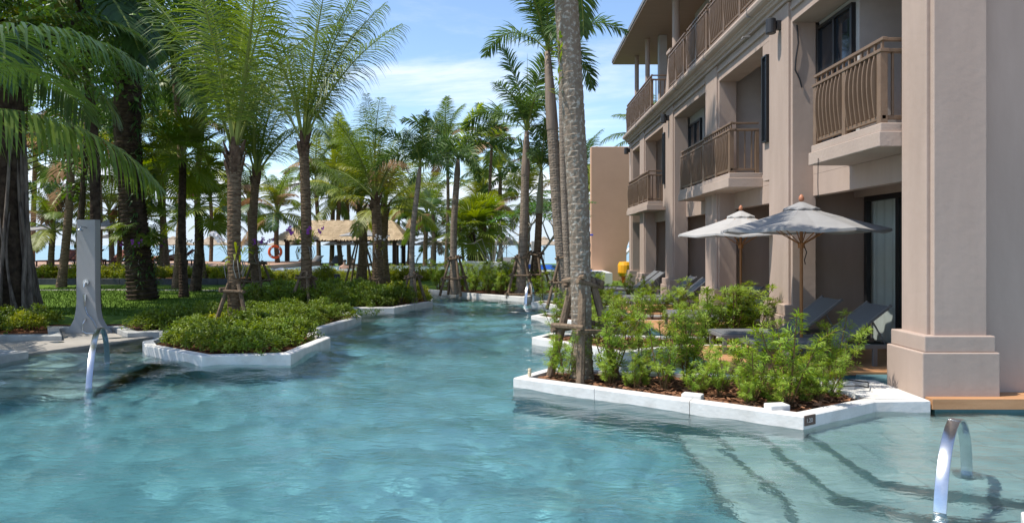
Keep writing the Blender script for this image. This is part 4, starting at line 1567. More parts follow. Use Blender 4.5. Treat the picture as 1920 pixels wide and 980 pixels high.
# frangipani with leaf rosettes, and a pale bare shrub
fr_ = thing('frangipani_tree', 'frangipani tree with leaf rosettes between the tall palm trunks', 'tree', D(1008, 460, 27) - Vector((0, 0, 1.71)))
rg = random.Random(88)
mb = MB()
V, F = [], []


def branch(p, d, l, r, lev):
    q = p + d * l
    mb.tube([p, (p + q) / 2 + Vector((rg.uniform(-.03, .03), 0, 0.02)), q], [r, r * 0.85, r * 0.75], 7)
    if lev == 0:
        for k in range(13):
            a = k * 2.4
            dd = (Vector((cos(a), sin(a), rg.uniform(-.1, .55)))).normalized()
            l_ = rg.uniform(0.22, 0.36)
            s = dd.cross(Vector((0, 0, 1))).normalized() * 0.05
            b = len(V)
            e = q + dd * l_ + Vector((0, 0, -0.05))
            m_ = q + dd * l_ * 0.6
            V.extend([tuple(q), tuple(m_ + s), tuple(m_ - s), tuple(e)])
            F.extend([(b, b + 1, b + 2), (b + 1, b + 3, b + 2)])
        return
    for k in range(3):
        a = k * 2.1 + rg.uniform(0, 2)
        dd = (d * 0.7 + Vector((cos(a), sin(a), 0.25)) * 0.75).normalized()
        branch(q, dd, l * rg.uniform(0.65, 0.9), r * 0.65, lev - 1)


branch(Vector((0, 0, -0.1)), Vector((0, 0, 1)), 1.3, 0.08, 4)
mb.build('trunk', M['greybranch'], fr_)
link('crown', npmesh('crown', V, F, M['plum']), fr_)
bs = thing('bare_shrub', 'pale leafless shrub with arching twigs beside the fan palms', 'shrub', D(925, 460, 29) - Vector((0, 0, 1.71)))
mb = MB()
for k in range(22):
    a = rg.uniform(0, 2 * pi)
    s = rg.uniform(0.5, 1.4)
    h = rg.uniform(1.2, 2.6)
    mb.tube([(0, 0, -0.05), (cos(a) * s * .2, sin(a) * s * .2, h * .5), (cos(a) * s * .55, sin(a) * s * .55, h * .9), (cos(a) * s, sin(a) * s, h * rg.uniform(.7, 1))], [0.02, 0.018, 0.013, 0.006], 5)
mb.build('branches', M['greybranch'], bs)

# ------------------------------------------------------------------ shrubs
def mound(seed, m, n=2300, r=0.42, h=0.5, ll=0.062, lw=0.014, stems=True):
    rg = random.Random(seed)
    root = thing('shrub', '', 'shrub')
    mb = MB()
    cs = []
    for k in range(46):
        a = rg.uniform(0, 2 * pi)
        u = sqrt(rg.uniform(0, 1))
        z = h * sqrt(max(0.0, 1 - u * u)) * rg.uniform(0.55, 1.08) * 0.86
        c = Vector((cos(a) * u * r, sin(a) * u * r, max(0.05, z)))
        cs.append((c, rg.uniform(0.06, 0.13)))
        if k % 4 == 0:
            mb.tube([(0, 0, 0), c * 0.5 + Vector((0, 0, 0.03)), c], [0.011, 0.008, 0.004], 4)
    mb.build('stem', M['twig'], root)

    def fn():
        c, q = rg.choice(cs)
        n_ = Vector((rg.gauss(0, 1), rg.gauss(0, 1), rg.gauss(0.3, 1))).normalized()
        return c + n_ * q * rg.uniform(0.2, 1.0), n_
    V, F = leaf_cloud(n, fn, ll, lw, rg, up=0.6)
    link('foliage', npmesh('foliage', V, F, m), root)
    return root


def feathery(seed, h=1.0, nst=5):
    """upright shrub of thin stems with whorls of narrow leaves"""
    rg = random.Random(seed)
    root = thing('upright_shrub', '', 'shrub')
    mb = MB()
    V, F = [], []

    def whorl(p, d, n, l0):
        for k in range(n):
            a = k * 2.4 + rg.uniform(-.3, .3)
            o = d.orthogonal().normalized()
            o2 = d.cross(o)
            dd = ((o * cos(a) + o2 * sin(a)) * rg.uniform(0.75, 1.1) + d * rg.uniform(0.25, 0.8)).normalized()
            l_ = l0 * rg.uniform(0.75, 1.15)
            s = dd.cross(d)
            s = (s.normalized() if s.length > 1e-3 else o) * 0.0062
            q = p - d * rg.uniform(0, 0.05)
            m_ = q + dd * l_ * 0.55
            e = q + dd * l_ + Vector((0, 0, -0.012))
            b = len(V)
            V.extend([tuple(q), tuple(m_ + s), tuple(m_ - s), tuple(e)])
            F.extend([(b, b + 1, b + 2), (b + 1, b + 3, b + 2)])
    for s in range(nst):
        a = rg.uniform(0, 2 * pi)
        ln = h * rg.uniform(0.6, 1.0) if s else h
        lean = rg.uniform(0.08, 0.5)
        top = Vector((cos(a) * lean * ln, sin(a) * lean * ln, ln))
        midp = top * 0.5 + Vector((rg.uniform(-.03, .03), rg.uniform(-.03, .03), 0))
        mb.tube([(cos(a) * .015, sin(a) * .015, -0.02), midp, top], [0.011, 0.008, 0.004], 5)
        nt = int(8 * ln / h) + 3
        for k in range(nt):
            u = 0.2 + 0.8 * (k + rg.random()) / nt
            p = (midp * (2 * u) if u < 0.5 else midp.lerp(top, 2 * u - 1))
            b = rg.uniform(0, 2 * pi)
            d = Vector((cos(b), sin(b), rg.uniform(0.4, 1.1))).normalized()
            tl = rg.uniform(0.1, 0.3) * (1.15 - 0.6 * u)
            e = p + d * tl
            mb.tube([p, e], [0.004, 0.003], 3, cap=False)
            for w in range(3):
                whorl(p.lerp(e, 0.4 + 0.3 * w), (d + Vector((0, 0, 0.3))).normalized(), 9, 0.095)
        whorl(top, Vector((0, 0, 1)), 16, 0.10)
    mb.build('stem', M['twig'], root)
    link('foliage', npmesh('foliage', V, F, M['podo']), root)
    return root


protos_m = [(mound(s, M['hedge'], r=0.44 + .05 * (s % 2)), []) for s in (1, 2, 3, 4)]
protos_y = [(mound(s, M['hedgey'], n=1900, r=0.4, h=0.46), []) for s in (5, 6)]
protos_f = [(feathery(s, 1.0, 5 + s % 3), []) for s in (1, 2, 3, 4, 5)]


def scatter(poly, n, dmin, rg, pts=None):
    pts = pts if pts is not None else []
    xs_ = [p[0] for p in poly]
    ys_ = [p[1] for p in poly]
    tries = 0
    out = []
    while len(out) < n and tries < 6000:
        tries += 1
        x, y = rg.uniform(min(xs_), max(xs_)), rg.uniform(min(ys_), max(ys_))
        if in_poly(x, y, poly) and all((x - a) ** 2 + (y - b) ** 2 > dmin * dmin for a, b in pts + out):
            out.append((x, y))
    return out


rg = random.Random(5)
B1 = inset(BED1, 0.28)
spots = [p for p in scatter(B1, 150, 0.5, rg) if p[0] > -12.3 and not (-9.7 < p[0] < -7.7 and p[1] < 14.6)]
for (x, y) in spots:
    isl = x > -6.4 and y < 13.0
    gold = rg.random() < (0.16 if isl else 0.1)
    pr = rg.choice(protos_y if gold else protos_m)
    place(pr[0], pr[1], (x, y, 0.09), rg.uniform(0, 6.28), (rg.uniform(0.85, 1.15), rg.uniform(0.85, 1.15), rg.uniform(0.7, 1.05)),
          ('golden leafed low shrub in the kerbed island bed' if gold else 'green low shrub in the kerbed island bed round the coconut palm') if isl
          else ('golden leafed low shrub in the long bed by the lawn' if gold else 'green low shrub in the long bed between lawn and pool'),
          'low shrubs in the island bed' if isl else 'low shrubs in the long bed')
B2 = inset(BED2, 0.25)
for (x, y) in scatter(B2, 70, 0.55, rg):
    gold = x > -4.2 and y > 19.5 and rg.random() < 0.75
    pr = rg.choice(protos_y if gold else protos_m)
    place(pr[0], pr[1], (x, y, 0.09), rg.uniform(0, 6.28), (1.15, 1.15, rg.uniform(1.0, 1.35)),
          'golden leafed low shrub in the round shrub bed by slim palm' if gold else 'green low shrub in the round shrub bed past the island', 'low shrubs in the round bed')
for (x, y) in scatter(inset(CORNER, 0.35), 6, 0.5, rg):
    pr = rg.choice(protos_m)
    place(pr[0], pr[1], (x, y, 0.05), rg.uniform(0, 6.28), 0.7, 'small shrub in the corner planter by the shower deck', 'shrubs in the corner planter')

# feathery shrubs, right-hand planters
near_sh = [(0.62, 8.62, .72), (1.18, 8.5, 1.0), (1.75, 8.1, .85), (2.1, 8.45, 1.05), (2.3, 7.75, .55), (2.6, 7.5, .85),
           (2.95, 7.4, 1.12), (3.2, 7.65, .55), (3.4, 8.0, .62), (3.55, 7.75, .66), (3.8, 8.2, 1.0), (2.8, 7.2, .45), (1.42, 8.15, .5), (2.0, 7.72, .45), (1.6, 8.55, .8), (2.35, 8.2, .75), (2.7, 7.85, .7), (1.1, 8.3, .45), (2.45, 7.3, .4), (3.35, 7.5, .5), (0.5, 8.85, .6)]
for (x, y, h) in near_sh:
    pr = rg.choice(protos_f)
    h *= 0.9
    place(pr[0], pr[1], (x, y, 0.08), rg.uniform(0, 6.28), (h * 1.1, h * 1.1, h), 'feathery yellow green shrub in the nearest white planter', 'feathery shrubs in the nearest planter')
for (x, y) in scatter(inset(F0, 0.3), 26, 0.2, rg):
    pr = rg.choice(protos_f)
    if x < 3.7:
        place(pr[0], pr[1], (x, y, 0.06), rg.uniform(0, 6.28), (0.3, 0.3, rg.uniform(.17, .26)), 'small tuft of bright leaves on the mulch of nearest planter', 'leaf tufts in the nearest planter')
WHICH = ['second', 'third', 'fourth']
for i, F in enumerate(FINGERS[1:]):
    for (x, y) in scatter(inset(F, 0.25), 9, 0.36, rg):
        pr = rg.choice(protos_f)
        h = rg.uniform(0.6, 1.0)
        place(pr[0], pr[1], (x, y, 0.08), rg.uniform(0, 6.28), (h * .95, h * .95, h), f'feathery green shrub in the {WHICH[i]} white planter along the decks', f'feathery shrubs in the {WHICH[i]} planter')
# chips and fallen leaves on the mulch
rg2 = random.Random(31)
V, F = [], []
for poly in [F0] + FINGERS[1:2] + [BED1]:
    ins = inset(poly, 0.2)
    for (x, y) in [(rg2.uniform(min(p[0] for p in ins), max(p[0] for p in ins)), rg2.uniform(min(p[1] for p in ins), max(p[1] for p in ins))) for _ in range(2600)]:
        if in_poly(x, y, ins):
            a = rg2.uniform(0, 6.28)
            l_, w_ = rg2.uniform(.015, .05), rg2.uniform(.008, .02)
            z = 0.1 + rg2.uniform(0, .012)
            u, v = Vector((cos(a), sin(a), rg2.uniform(-.3, .3))) * l_, Vector((-sin(a), cos(a), rg2.uniform(-.4, .4))) * w_
            c = Vector((x, y, z))
            b = len(V)
            V += [tuple(c - u - v), tuple(c + u - v), tuple(c + u + v), tuple(c - u + v)]
            F.append((b, b + 1, b + 2, b + 3))
li = link('bark_chips', npmesh('bark_chips', V, F, mat('bark chips', (0.2, 0.1, 0.055), 0.95, 0.1, obvar=0.6)))
tag(li, 'loose bark chips and fallen leaves on the planting beds', 'bark chips', kind='stuff')
# one fuller shrub in front of the second pillar
for (x, y, h) in ((3.75, 11.75, 1.05), (3.95, 11.95, 1.0), (4.12, 11.7, .95), (3.35, 11.8, 1.0)):
    pr = rg.choice(protos_f)
    place(pr[0], pr[1], (x, y, 0.08), rg.uniform(0, 6.28), (h * 1.35, h * 1.35, h), 'bushy feathery shrub against the pillar with the dark lamp', 'bushy shrubs at the pillar foot')
for (x, y) in scatter(inset(BED3, 0.3), 26, 0.42, rg):
    pr = rg.choice(protos_f)
    h = rg.uniform(0.75, 1.2)
    place(pr[0], pr[1], (x, y, 0.09), rg.uniform(0, 6.28), (h * 1.2, h * 1.2, h), 'feathery shrub in the far white planter below the tall palms', 'feathery shrubs in the far planter')

# grass blades on the lawn that shows between bed and wall
rg = random.Random(77)
V, F = [], []
for _ in range(26000):
    y = rg.uniform(16.6, 27.5)
    x = rg.uniform(-17, -3.6) * (0.7 + 0.3 * y / 20)
    if in_poly(x, y, BED1) or in_poly(x, y, BED2):
        continue
    a = rg.uniform(0, 2 * pi)
    h = rg.uniform(0.03, 0.08)
    b = len(V)
    V += [(x + cos(a) * .012, y + sin(a) * .012, 0.09), (x - cos(a) * .012, y - sin(a) * .012, 0.09), (x + rg.uniform(-.03, .03), y + rg.uniform(-.03, .03), 0.09 + h)]
    F.append((b, b + 1, b + 2))
gr = link('grass', npmesh('grass', V, F, M['lawn']))
tag(gr, 'short green grass of the lawn between the palms', 'grass', kind='stuff')

# ------------------------------------------------------------------ timber props
props(1092, 8.75, 1.28, 0.44, 'timber pole props lashed round the lichen spotted palm', n=4, r=0.052, zb=0.07, rot=-1.75, x=0.86, y=8.82, braces=(0.98, 0.52))
props(440, 13.5, 0.95, 0.42, 'timber props round the coconut palm on the island', n=3, zb=0.09, rot=-0.5, braces=(0.9,))
props(574, 18.5, 0.95, 0.45, 'timber props round the coconut palm behind the island', n=4, zb=0.09, rot=0.5, braces=(0.9,))
props(483, 24.4, 1.15, 0.6, 'timber props round the palm with purple orchids', n=4, rot=0.6, braces=(0.95, 0.4))
props(775, 20.0, 0.9, 0.4, 'timber props round the slim foxtail palm', n=4, braces=(0.9,))
props(852, 23.8, 1.35, 0.55, 'timber props round the foxtail palm with lime frond', n=4, rot=0.5, braces=(0.97, 0.45))
props(977, 22.8, 1.35, 0.6, 'timber props round the palm with long spear leaf', n=4, rot=0.7, braces=(0.97, 0.55, 0.1))
props(1004, 24.1, 1.5, 0.65, 'timber props round the palm beside white panel', n=4, rot=0.4, braces=(0.97, 0.5))
props(1060, 19.0, 1.5, 0.6, 'timber props round the tall grey palm', n=4, rot=0.5, zb=0.08, braces=(0.97, 0.5))
props(677, 31.9, 1.9, 0.85, 'timber props round the palm at the whirlpool', n=4, rot=0.8, braces=(0.97, 0.45))
props(708, 27.0, 0.5, 0.5, 'low timber props round the stout palm', n=4, braces=(0.8,))

# ------------------------------------------------------------------ orchids tied to trunks
def orchid(x, y, z, r, petal, label, n=26, seed=0):
    rg = random.Random(seed)
    t = thing('orchid', label, 'orchid', (x, y, z), 'orchids tied to palm trunks')
    V, F = [], []
    for k in range(n):
        a = rg.uniform(0, 2 * pi)
        p = Vector((cos(a) * r, sin(a) * r, rg.uniform(-.18, .16)))
        d = Vector((cos(a) + rg.uniform(-.5, .5), sin(a) + rg.uniform(-.5, .5), rg.uniform(-.2, 1.0))).normalized()
        l_ = rg.uniform(0.2, 0.42)
        s = d.cross(Vector((0, 0, 1))).normalized() * 0.028
        m_ = p + d * l_ * .5 + Vector((0, 0, .05))
        e = p + d * l_ - Vector((0, 0, .06))
        b = len(V)
        V += [tuple(p), tuple(m_ + s), tuple(m_ - s), tuple(e)]
        F += [(b, b + 1, b + 2), (b + 1, b + 3, b + 2)]
    link('leaf', npmesh('leaf', V, F, M['fan']), t)
    mb = MB()
    FV, FF = [], []
    for k in range(4):
        a = rg.uniform(0, 2 * pi)
        u = Vector((cos(a), sin(a), 0))
        q = [u * r, u * (r + .14) + Vector((0, 0, .28)), u * (r + .3) + Vector((0, 0, .42))]
        mb.tube(q, [0.006, 0.005, 0.003], 4)
        for j in range(7):
            c = q[1].lerp(q[2], rg.uniform(-.1, 1.1)) + Vector((rg.uniform(-.05, .05), rg.uniform(-.05, .05), rg.uniform(-.05, .05)))
            f = Vector((rg.uniform(-.5, .5), -1, rg.uniform(-.2, .4))).normalized()
            o = f.orthogonal().normalized()
            o2 = f.cross(o)
            for i in range(5):
                b_ = 2 * pi * i / 5
                d = o * cos(b_) + o2 * sin(b_)
                s = f.cross(d) * 0.02
                b = len(FV)
                FV += [tuple(c), tuple(c + d * .02 + s * .7), tuple(c + d * .02 - s * .7), tuple(c + d * .04)]
                FF += [(b, b + 1, b + 2), (b + 1, b + 3, b + 2)]
    mb.build('stem', M['twig'], t)
    link('flower', npmesh('flower', FV, FF, petal), t)
    V, F = [], []
    mb = MB()
    for k in range(10):
        a = rg.uniform(0, 2 * pi)
        mb.tube([(cos(a) * r, sin(a) * r, -.1), (cos(a) * (r + .05), sin(a) * (r + .05), -.25), (cos(a + .3) * r, sin(a + .3) * r, -.45)], 0.008, 4)
    mb.build('root', M['greybranch'], t)


def at_trunk(px, py, Y):
    p = D(px, py, Y)
    return p.x, p.y, p.z


orchid(*at_trunk(440, 478, 13.6), 0.16, M['petalw'], 'white orchid with strap leaves tied to the island coconut palm', seed=1)
orchid(*at_trunk(572, 455, 18.6), 0.2, M['petalp'], 'purple orchid tied to the palm behind the island', n=20, seed=2)
orchid(*at_trunk(482, 470, 24.5), 0.2, M['petalp'], 'purple orchid tied to the dark trunked coconut palm', seed=3)
orchid(*at_trunk(706, 462, 27.0), 0.22, M['petalw'], 'pale orchid tied to the stout coconut palm', n=20, seed=4)
orchid(*at_trunk(362, 460, 25.5), 0.2, M['petalp'], 'purple orchid tied to the low fan palm', seed=5)
orchid(*at_trunk(268, 478, 21.5), 0.36, M['petalp'], 'purple orchid tied to the shaggy fern-grown trunk', n=34, seed=6)

for (px_f, py_f, nl, lab) in ((1050, 95, 30, 'green fern tuft high on the lichen spotted trunk'), (1046, 155, 16, 'yellow green fern tuft lower on the lichen spotted trunk')):
    q = D(px_f, py_f, 8.66)
    rg = random.Random(px_f)
    t = thing('fern', lab, 'fern', q, 'ferns on the lichen spotted trunk')
    V, F = [], []
    for k in range(nl):
        a = rg.uniform(0, 2 * pi)
        d = Vector((cos(a) * .8 - .2, -abs(sin(a)) * .6, rg.uniform(-.4, .9))).normalized()
        p0 = Vector((0, 0.02, rg.uniform(-.16, .16)))
        l_ = rg.uniform(0.06, 0.15)
        s_ = d.cross(Vector((0.2, 0, 1))).normalized() * 0.015
        b = len(V)
        V += [tuple(p0), tuple(p0 + d * l_ * .5 + s_), tuple(p0 + d * l_ * .5 - s_), tuple(p0 + d * l_)]
        F += [(b, b + 1, b + 2), (b + 1, b + 3, b + 2)]
    link('leaf', npmesh('leaf', V, F, M['podo']), t)['kind'] = 'stuff'

# ------------------------------------------------------------------ loungers
def lounger(mf, ms_, name='sun_lounger'):
    t = thing(name, '', 'sun lounger')
    L, W, H = 1.0, 0.33, 0.30
    for s in (-1, 1):
        MB().box(-L, L * 0.98, s * W - 0.025, s * W + 0.025, H - 0.06, H).build('side_rail', M[mf], t, bevel=0.006)
        for x in (-L + 0.06, L - 0.35):
            MB().box(x - 0.03, x + 0.03, s * W - 0.022, s * W + 0.022, 0, H - 0.06).build('leg', M[mf], t, bevel=0.004)
    MB().box(-L + 0.002, -L + 0.05, -W + 0.025, W - 0.025, H - 0.055, H - 0.005).build('end_rail', M[mf], t, bevel=0.004)
    MB().box(-L + 0.05, 0.18, -W + 0.025, W - 0.025, H - 0.012, H + 0.012).build('seat', M[ms_], t, bevel=0.004)
    a = R(38)
    u = Vector((cos(a), 0, sin(a)))
    n_ = Vector((-sin(a), 0, cos(a)))
    o = Vector((0.2, 0, H))
    MB().obox(o + u * 0.42, u * 0.42, Vector((0, W - 0.03, 0)), n_ * 0.011).build('backrest', M[ms_], t, bevel=0.004)
    for s in (-1, 1):
        MB().obox(o + u * 0.43 + Vector((0, s * (W - 0.012), 0)), u * 0.44, Vector((0, 0.02, 0)), n_ * 0.018).build('back_frame', M[mf], t, bevel=0.004)
        MB().tube([o + u * 0.55 + Vector((0, s * (W - 0.06), 0)), Vector((0.85, s * (W - 0.06), H - 0.04))], 0.012, 6).build('prop_stay', M[mf], t)
    return t


lo, lof = lounger('alu', 'sling'), []
for (x, y, rz, lab) in ((4.28, 9.72, 0.0, 'charcoal sun lounger beside the corner pillar under the grey parasol'),
                        (4.12, 10.79, 0.02, 'charcoal sun lounger next to the second pillar under grey parasol'),
                        (4.15, 13.02, 0.0, 'charcoal sun lounger on the second deck behind the second pillar'),
                        (4.1, 14.05, 0.0, 'charcoal sun lounger on the second deck under the pale parasol'),
                        (3.95, 17.35, 0.0, 'charcoal sun lounger on the third deck, next to the third pillar'),
                        (3.9, 18.35, 0.0, 'charcoal sun lounger on the third deck, beside the fourth pillar'),
                        (3.75, 21.55, 0.0, 'charcoal sun lounger on the last deck beside the fourth pillar'),
                        (3.75, 22.45, 0.0, 'charcoal sun lounger on the last deck, farther one of its pair')):
    place(lo, lof, (x, y, 0.14), rz, 1.0, lab, 'charcoal loungers on the decks')

# ------------------------------------------------------------------ parasols
def parasol(mc, r, zt, ze, label, pole_m='polewood', n=8, finial=True, rot=0.2, base=True):
    t = thing('parasol', label, 'parasol')
    MB().lathe([(0.0, 0.0), (0.024, 0.0), (0.024, zt + 0.02), (0, zt + 0.02)], 12).build('pole', M[pole_m], t, smooth=False)
    if base:
        MB().box(-0.25, 0.25, -0.25, 0.25, 0.0, 0.07).build('base', M['alu'], t, bevel=0.01)
    mb = MB()
    rings = [(0.07, zt), (0.25, zt - (zt - ze) * 0.30), (0.55, zt - (zt - ze) * 0.60), (0.82, zt - (zt - ze) * 0.84), (1.0, ze)]
    vs, fs = [], []
    K = n * 4
    for (u, z) in rings:
        for k in range(K):
            a = rot + 2 * pi * k / K
            w = abs((k % 4) - 2) / 2.0        # 1 on a rib, 0 in mid-panel
            rr = r * u * (1 - (1 - w) * 0.055)
            vs.append((cos(a) * rr, sin(a) * rr, z - (1 - w) * 0.035 * u))
    for i in range(len(rings) - 1):
        for k in range(K):
            fs.append((i * K + k, i * K + (k + 1) % K, (i + 1) * K + (k + 1) % K, (i + 1) * K + k))
    off = len(vs)
    for k in range(K):
        a = rot + 2 * pi * k / K
        w = abs((k % 4) - 2) / 2.0
        rr = r * (1 - (1 - w) * 0.055) + 0.004
        vs.append((cos(a) * rr, sin(a) * rr, ze - (1 - w) * 0.035 - 0.035))
    i = len(rings) - 1
    for k in range(K):
        fs.append((i * K + k, i * K + (k + 1) % K, off + (k + 1) % K, off + k))
    mb.add(vs, fs)
    mb.build('canopy', M[mc], t)
    vm = MB()
    vs, fs = [], []
    for (u, z) in ((0.03, zt + 0.04), (0.22, zt - (zt - ze) * 0.22 + 0.012), (0.225, zt - (zt - ze) * 0.22 - 0.008)):
        for k in range(K):
            a = rot + 2 * pi * k / K
            w = abs((k % 4) - 2) / 2.0
            vs.append((cos(a) * r * u * (1 - (1 - w) * .08), sin(a) * r * u * (1 - (1 - w) * .08), z + (1 - w) * 0.02 * (u > .1)))
    for i in range(2):
        for k in range(K):
            fs.append((i * K + k, i * K + (k + 1) % K, (i + 1) * K + (k + 1) % K, (i + 1) * K + k))
    vm.add(vs, fs)
    vm.build('vent_cap', M[mc], t)
    for k in range(n):
        a = rot + 2 * pi * k / n
        u = Vector((cos(a), sin(a), 0))
        # offset so ribs sit under the canopy folds
        MB().tube([u * 0.05 + Vector((0, 0, zt - 0.03)), u * r * 0.55 + Vector((0, 0, zt - (zt - ze) * 0.6 - 0.03)), u * r * 0.98 + Vector((0, 0, ze - 0.015))], 0.011, 5).build('rib', M[pole_m], t)
        MB().tube([u * 0.03 + Vector((0, 0, ze - 0.22)), u * r * 0.5 + Vector((0, 0, zt - (zt - ze) * 0.56 - 0.035))], 0.008, 5).build('strut', M[pole_m], t)
    MB().lathe([(0.0, ze - 0.28), (0.05, ze - 0.28), (0.05, ze - 0.2), (0.0, ze - 0.2)], 10).build('hub', M[pole_m], t)
    if finial:
        MB().lathe([(0.0, zt + 0.05), (0.03, zt + 0.055), (0.042, zt + 0.09), (0.03, zt + 0.13), (0.008, zt + 0.155), (0.0, zt + 0.155)], 12).build('finial', M['finial'], t, smooth=True)
    return t


u1 = parasol('canvas', 1.2, 2.27, 1.90, 'grey canvas parasol with wooden pole on the nearest deck')
u1.location = (4.28, 10.25, 0.14)
MB().tube([(0.03, -0.02, 1.66), (0.06, -0.05, 1.56), (0.035, -0.03, 1.44), (0.06, 0.0, 1.38)], 0.008, 5).build('cord', M['cable'], u1)
u2 = parasol('canvas2', 1.25, 2.30, 1.88, 'pale canvas parasol with wooden pole on the second deck', rot=0.1)
u2.location = (4.44, 13.5, 0.14)

# ------------------------------------------------------------------ shower column
p = Vector((-8.62, 13.76, 0.035))
sh = thing('outdoor_shower', 'grey concrete shower column with flared foot on the stone deck', 'shower', (p.x, p.y, 0.035))
prof = [(-0.43, 0.0), (-0.415, 0.05), (-0.315, 0.15), (-0.24, 0.29), (-0.205, 0.46), (-0.19, 0.66), (-0.185, 2.28)]
prof = prof + [(-x, z) for x, z in prof[::-1]]
mb = MB()
n = len(prof)
mb.add([(x, -0.09, z) for x, z in prof] + [(x, 0.09, z) for x, z in prof],
       [list(range(n))[::-1], list(range(n, 2 * n))] + [(i, (i + 1) % n, n + (i + 1) % n, n + i) for i in range(n)])
mb.build('column', mat('grey terrazzo', (0.36, 0.355, 0.35), 0.7, 0.25, var=0.06, vscale=40, bump=0.05), sh, bevel=0.008)
mb = MB()
mb.tube([(0.02, -0.09, 2.12), (0.02, -0.25, 2.14), (0.02, -0.30, 2.1)], 0.012, 8)
mb.lathe([(0.0, -0.03), (0.055, -0.03), (0.06, -0.015), (0.02, 0.02), (0.0, 0.02)], 14, (0.02, -0.31, 2.08))
mb.build('shower_head', M['chrome'], sh, smooth=True)
mb = MB()
mb.tube([(0.02, -0.09, 1.03), (0.02, -0.13, 1.03)], 0.06, 14)
mb.tube([(0.02, -0.13, 1.03), (0.02, -0.16, 1.0), (0.02, -0.17, 0.94)], 0.016, 8)
mb.build('valve', M['chrome'], sh)
mb = MB()
mb.box(-0.02, 0.03, -0.13, -0.09, 0.70, 0.76)
mb.tube([(0.0, -0.12, 0.78), (0.01, -0.13, 0.66), (0.0, -0.12, 0.55)], [0.03, 0.02, 0.014], 10)
mb.build('hand_shower', M['chrome'], sh)
mb = MB()
mb.tube([(0.0, -0.12, 0.55), (0.05, -0.13, 0.4), (0.18, -0.13, 0.26), (0.25, -0.13, 0.1), (0.22, -0.16, 0.02)], 0.01, 6)
mb.tube([(-0.0, -0.10, 0.29), (-0.03, -0.13, 0.2), (-0.03, -0.14, 0.06), (0.06, -0.16, 0.015), (0.22, -0.16, 0.015)], 0.01, 6)
mb.build('hose', M['chrome'], sh)
MB().tube([(-0.0, -0.09, 0.29), (0.0, -0.115, 0.29)], 0.028, 12).build('outlet', M['chrome'], sh)

# ------------------------------------------------------------------ flat steel grab rails
def grab(a, b, top, w, label, zf=-0.3, za=-0.25):
    """flat bar arch from a (near foot) to b (far foot); points in plan, zf / za foot heights"""
    t = thing('grab_rail', label, 'grab rail', (a[0], a[1], za), worldmesh=True)
    A, B = Vector((a[0], a[1], za)), Vector((b[0], b[1], zf))
    pts, tv = [], []
    N_ = 60
    h = top
    d = (B - A)
    dh = Vector((d.x, d.y, 0))
    for k in range(N_ + 1):
        s = k / N_
        ang = pi * s
        # quarter of the way straight, then a round head leaning to the far foot
        u = 0.5 - 0.5 * cos(ang)
        u = u ** 0.85 if s < .5 else u
        zb = za + (zf - za) * s
        z = zb + (h - zb) * (sin(ang) ** 0.62)
        q = A + dh * (0.12 + 0.0) * 0 + dh * u
        pts.append((q.x, q.y, z))
    for k in range(N_ + 1):
        p0, p1 = Vector(pts[max(0, k - 1)]), Vector(pts[min(N_, k + 1)])
        tg = (p1 - p0).normalized()
        side = Vector((-dh.y, dh.x, 0)).normalized()
        tv.append(tg.cross(side))
    side = Vector((-dh.y, dh.x, 0)).normalized() * w
    MB().strip(pts, side, 0.008, tv).build('bar', M['chrome'], t, smooth=True, bevel=0.003)
    for c, z in ((A, za), (B, zf)):
        MB().lathe([(0, z), (0.09, z), (0.09, z + 0.015), (0, z + 0.015)], 18, (c.x, c.y, 0)).build('foot_plate', M['chrome'], t)
    return t


grab((2.86, 4.62), (3.63, 5.5), 0.50, 0.04, 'flat steel grab rail arching over the pool steps by the corner pillar', zf=-0.22, za=-0.42)
grab((-5.34, 8.5), (-6.32, 10.55), 0.64, 0.036, 'flat steel grab rail arching over the pool steps by the shower', zf=-0.24, za=-0.84)
grab((0.28, 21.2), (0.55, 22.3), 0.62, 0.045, 'small steel grab rail at the far white planter', zf=0.0, za=-0.6)

# ------------------------------------------------------------------ small things on the near planter
def blockstone(x, y, sx, sy, h, rz, label):
    o = MB().box(-sx, sx, -sy, sy, 0, h).build('kerb_stone', M['kerb'], None, bevel=0.012)
    o.location = (x, y, 0.085)
    o.rotation_euler = (0, 0, rz)
    tag(o, label, 'stone block')


q = G(1500, 764, 0.1)
blockstone(2.68, 7.02, 0.11, 0.07, 0.09, 0.2, 'white stone block in the front corner of the nearest planter')
blockstone(1.95, 7.55, 0.11, 0.07, 0.08, -0.5, 'white stone block half way along the nearest planter')
blockstone(3.78, 8.02, 0.15, 0.1, 0.12, -0.1, 'white stone block by the corner pillar plinth')
blockstone(3.98, 7.72, 0.17, 0.07, 0.05, 0.05, 'flat white slab at the right end of the nearest planter')
t = thing('cork_peg', 'small pale peg standing on the tip of nearest planter', 'peg', (0.17, 8.72, 0.135))
MB().lathe([(0.0, 0.0), (0.022, 0.0), (0.024, 0.05), (0.018, 0.06), (0.024, 0.075), (0.02, 0.095), (0.0, 0.097)], 12).build('peg_body', mat('pale wood', (0.6, 0.5, 0.34), 0.7, 0.2), t)
cb = MB().tube([(3.7, 7.95, 0.16), (3.9, 7.8, 0.2), (4.05, 7.85, 0.17), (4.15, 8.05, 0.19), (3.95, 8.15, 0.2), (3.8, 8.05, 0.22)], 0.008, 5)
tag(cb.build('cable', M['cable']), 'thin dark cable curled over the stone blocks', 'cable')

